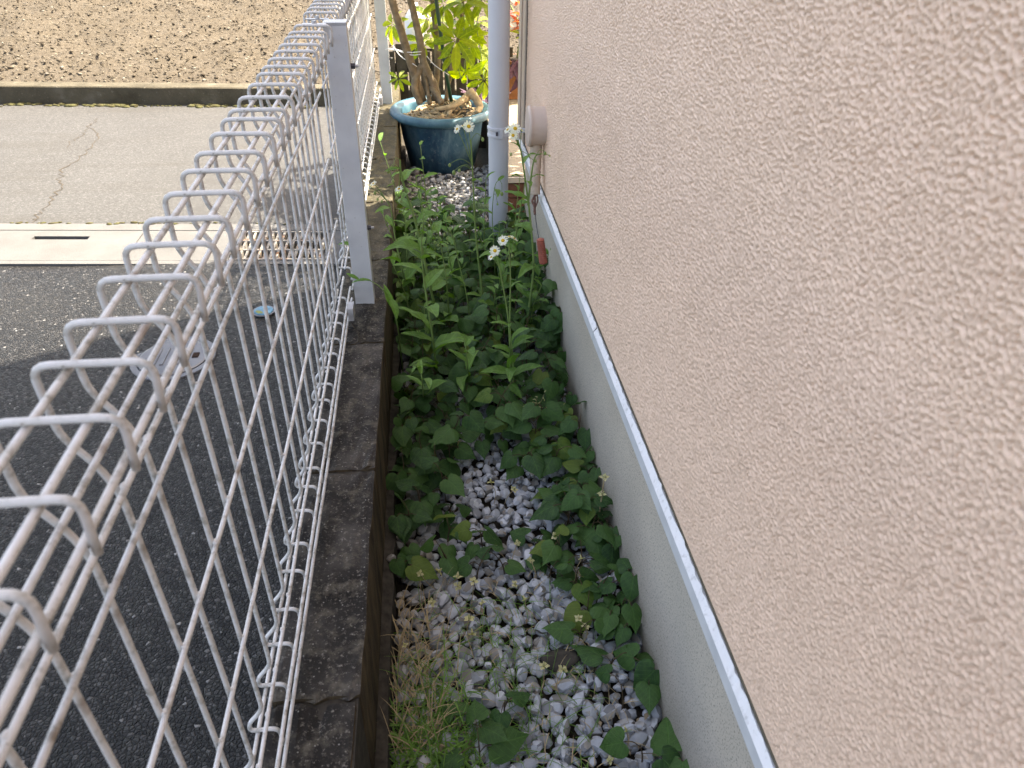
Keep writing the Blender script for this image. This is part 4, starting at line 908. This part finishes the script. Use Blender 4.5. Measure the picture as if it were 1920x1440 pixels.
def compound(tip, frm, axis, size, n=8):
    tip = Vector(tip) - B; frm = Vector(frm) - B; ax = Vector(axis).normalized()
    P = spline([frm, frm.lerp(tip, .55) + Vector((0, 0, .012)), tip], 5)
    c = obj('compound_leaf', mesh('compound_leaf', *tube(P, .0022, 5), MAT['fleastem']), tree)
    x = ax.orthogonal().normalized(); y = ax.cross(x); a0 = random.uniform(0, 6.28)
    for k in range(n):
        a = a0 + 2 * math.pi * k / n * .93; d = (x * math.cos(a) + y * math.sin(a)) * 1.0 + ax * random.uniform(-.25, .35)
        obj('leaflet', random.choice(LM), c, mat4=frame(tip, d, ax, size * random.uniform(.75, 1.1)))
CL = [((893, 42), (865, 110), (-.1, -.5, .8), .115), ((842, 52), (850, 120), (-.3, -.5, .8), .10), ((856, 75), (850, 130), (.0, -.8, .5), .115), ((873, 134), (880, 90), (.0, -.6, -.3), .10), ((908, 150), (895, 60), (.3, -.8, .2), .10), ((806, 38), (790, 90), (.2, -.6, .7), .10), ((793, 82), (795, 105), (-.1, -.7, .6), .095), ((748, 148), (757, 170), (-.2, -.6, .6), .06), ((890, 95), (900, 140), (.0, -.4, .9), .11), ((832, 8), (830, 60), (.1, -.6, .8), .11), ((870, 5), (870, 60), (-.2, -.4, .9), .12), ((905, 5), (890, 60), (.2, -.3, .9), .12), ((737, 45), (752, 70), (-.6, -.5, .5), .08), ((915, 95), (905, 150), (.4, -.5, .7), .11), ((850, 105), (865, 150), (.1, -.3, .8), .09), ((880, 70), (870, 130), (-.4, -.7, .5), .10)]
for i, (a, b_, ax, sz) in enumerate(CL):
    yy = Yt + random.uniform(-.10, .08) + (.10 if a[0] > 880 else 0) + (.09 if a[0] < 820 else 0); compound(at(*a, yy), at(*b_, Yt), ax, sz, random.choice((7, 8, 8)))
# crown above the picture: unseen, spread wide to shade the alley
nl = []
for k in range(205):
    c = Vector((PX + .30 + random.gauss(0, .17), PY - .16 + random.gauss(0, .16), random.uniform(.58, 1.05))) if k < 90 else Vector((random.uniform(.38, .85), random.uniform(2.85, 3.35), random.uniform(.85, 1.2))) if k < 165 else Vector((random.uniform(.12, .48), random.uniform(2.85, 3.6), random.uniform(1.0, 1.38))); ax = Vector((random.gauss(0, .35), random.gauss(-.1, .35), 1)).normalized(); x = ax.orthogonal().normalized(); y = ax.cross(x); a0 = random.uniform(0, 6.28); s = random.uniform(.09, .13)
    for j in range(8):
        a = a0 + j * .785; d = x * math.cos(a) + y * math.sin(a) + ax * random.uniform(-.3, .3); nl.append(np.array(frame(c - B, d, ax, s)))
LV = np.array([v.co[:] for v in LM[0].vertices]); V = np.array([LV @ Mx[:3, :3].T + Mx[:3, 3] for Mx in nl]); o = obj('crown', bulk('crown', V, [tuple(p.vertices) for p in LM[0].polygons], MAT['sch']), tree); o['kind'] = 'stuff'
for k in range(9):
    a = random.uniform(0, 6.28); trunk([Vector((PX - .05, PY, .70)), Vector((PX + .12 + .05 * math.cos(a), PY + .05 * math.sin(a), .78)), Vector((PX + .30 + .2 * math.cos(a), PY - .12 + .2 * math.sin(a), .95))], .010, .005, 'branch')
for k in range(6):  # branches added to carry the unseen shading clusters
    trunk([Vector((PX + .15, PY - .05, .78)), Vector((.40, 3.35, .9 + .03 * k)), Vector((.45 + .07 * k, 3.3 - .07 * k, 1.0))], .008, .004, 'branch')
o = obj('plant_stake', mesh('plant_stake', *tube([at(846, 190, Yt - .03), at(834, 120, Yt - .03), at(818, 0, Yt - .03), at(806, -100, Yt - .03)], .0085, 10), MAT['stake'])); tag(o, 'dark green plastic plant stake leaning among the trunks', 'stake')
def string(pp, label):
    o = obj('string', mesh('string', *tube(spline(pp, 8), .0018, 5), MAT['string'])); tag(o, label, 'string')
string([at(722, 93, 3.76), at(735, 91, 3.70), at(765, 98, 3.60), at(790, 97, 3.58)], 'taut upper white string tied from fence post to trunk')
string([at(724, 92, 3.76), at(745, 95, 3.68), at(770, 103, 3.60), at(789, 102, 3.58)], 'slack lower white string tied from fence post to trunk')
string([at(728, 72, 3.78), at(750, 104, 3.66), at(775, 120, 3.60), at(782, 125, 3.60)], 'white string slanting down behind the left trunk')
string([at(800, 105, 3.59), at(815, 122, 3.58), at(842, 141, 3.57)], 'white string from trunk down to the green stake')
# ================================================================== BEHIND: porch, planter, boards
porch = thing('porch', 'low sunlit beige tiled porch slab on dark brown bricks behind the downpipe', 'porch')
for i in range(3):
    for j in range(5): bevel_box('tile', .30 + .30 * i + .0015, .60 + .30 * i - .0015, 2.90 + .30 * j + .0015, 3.20 + .30 * j - .0015, -.092, -.070 + random.gauss(0, .0004), MAT['tile'], porch, .002)
bevel_box('edge_board', .298, 1.2, 2.889, 2.8995, -.094, -.073, MAT['tile_edge'], porch, .001)
MB().add(*box(.302, 1.2, 2.915, 4.40, -.40, -.0925)).build('slab', MAT['footing'], porch, False)
for i in range(5):
    for j in range(3): bevel_box('brick', .30 + .2 * i - .1 * (j % 2) + (.1 if i == 0 and j % 2 else 0), .494 + .2 * i - .1 * (j % 2), 2.898, 2.9145, ZG - .03 + .061 * j, ZG + .027 + .061 * j, MAT['brick'], porch, .003)
pl = thing('planter', 'rectangular terracotta planter on the porch behind the downpipe', 'planter', (.585, 4.20, -.07))
bevel_box('planter_body', -.15, .15, -.09, .09, .0, .165, MAT['terracotta'], pl, .006); bevel_box('planter_rim', -.162, .162, -.102, .102, .1655, .190, MAT['terracotta'], pl, .004); bevel_box('potting_soil', -.13, .13, -.075, .075, .1905, .194, MAT['soil'], pl, 0)
rp = thing('coleus', 'red and pink leaved plant growing in the terracotta planter', 'plant', (.56, 4.18, .124))
for k in range(30):
    a = random.uniform(0, 6.28); z = random.uniform(.05, .26); p = Vector((random.gauss(-.04, .06), random.gauss(-.03, .04), z)); obj('leaf', lance_mesh(200 + k, MAT['redleaf'] if z > .12 else MAT['limeleaf'], .30, 'leaf', 6, False), rp, mat4=frame(p, (math.cos(a), math.sin(a) - .4, random.uniform(-.2, .6)), (0, 0, 1), random.uniform(.07, .10)))
for k in range(6):
    obj('stem', mesh('stem', *tube([(random.gauss(0, .05), random.gauss(0, .03), 0), (random.gauss(-.03, .06), random.gauss(-.02, .04), .25)], .004, 6), MAT['fleastem']), rp)
pp = thing('purple_spiderwort', 'dark purple strap leaves hanging over the planter front', 'plant', (.48, 4.085, .12))
for k, (a, z) in enumerate(((-.5, 0), (.35, .01), (.8, -.01), (-1.1, .01))): obj('leaf', lance_mesh(300 + k, MAT['purpleleaf'], .12, 'leaf', 8, False), pp, mat4=frame((random.gauss(0, .02), 0, z), (math.sin(a), -.45, -.8), (0, -1, .3), .17))
bf = thing('board_fence', 'dark weathered upright boards standing behind the blue pot', 'fence', (0, 4.20, ZG))
for k in range(11):
    w0 = -.20 + k * .062; bevel_box('board', w0, w0 + .054, 0 + .004 * (k % 2), .018 + .004 * (k % 2), 0, .42 + random.uniform(-.02, .02), MAT['darkwood'], bf, .003)
bevel_box('rail', -.21, .50, .0225, .045, .30, .34, MAT['darkwood'], bf, .002)
dk = thing('dark_flowerpot', 'dark brown plastic flowerpot half hidden behind the blue pot', 'pot', (.30, 3.93, ZG))
v, f = lathe([(0, 0), (.075, 0), (.10, .21), (.108, .212), (.108, .235), (.095, .235), (.09, .19), (0, .19)], 28); obj('pot_body', mesh('pot_body', v, f, MAT['brownpot'], False), dk)
dk2 = thing('purple_plant', 'purple leaved plant in the dark brown flowerpot', 'plant', (.30, 3.93, ZG + .19))
for k in range(9):
    a = k * .7; obj('leaf', lance_mesh(400 + k, MAT['purpleleaf'], .14, 'leaf', 7, False), dk2, mat4=frame((.02 * math.cos(a), .02 * math.sin(a), 0), (math.cos(a), math.sin(a), .7), (0, 0, 1), .14))
wj = thing('plastic_jug', 'white plastic jug glimpsed between the trunks behind the pot', 'jug', (-.03, 4.10, .165 + ZG + .25))
v, f = lathe([(0, 0), (.05, 0), (.055, .01), (.055, .13), (.03, .17), (.018, .18), (.018, .20), (0, .20)], 20); obj('jug_body', mesh('jug_body', v, f, MAT['whiteplastic']), wj)
obj('handle', mesh('handle', *tube(fillet([(.05, 0, .04), (.085, 0, .05), (.085, 0, .13), (.045, 0, .145)], .02), .007, 8), MAT['whiteplastic']), wj)
# white stand for the jug
bs = thing('garden_stool', 'low weathered stool holding the white jug behind the boards', 'stool', (-.03, 4.32, ZG))
bevel_box('seat', -.12, .12, -.10, .10, .40, .414, MAT['darkwood'], bs, .003)
for x in (-.10, .10):
    for y in (-.08, .08): bevel_box('leg', x - .012, x + .012, y - .012, y + .012, 0, .3995, MAT['darkwood'], bs, .002)
wj.location = (-.03, 4.32, ZG + .4145)
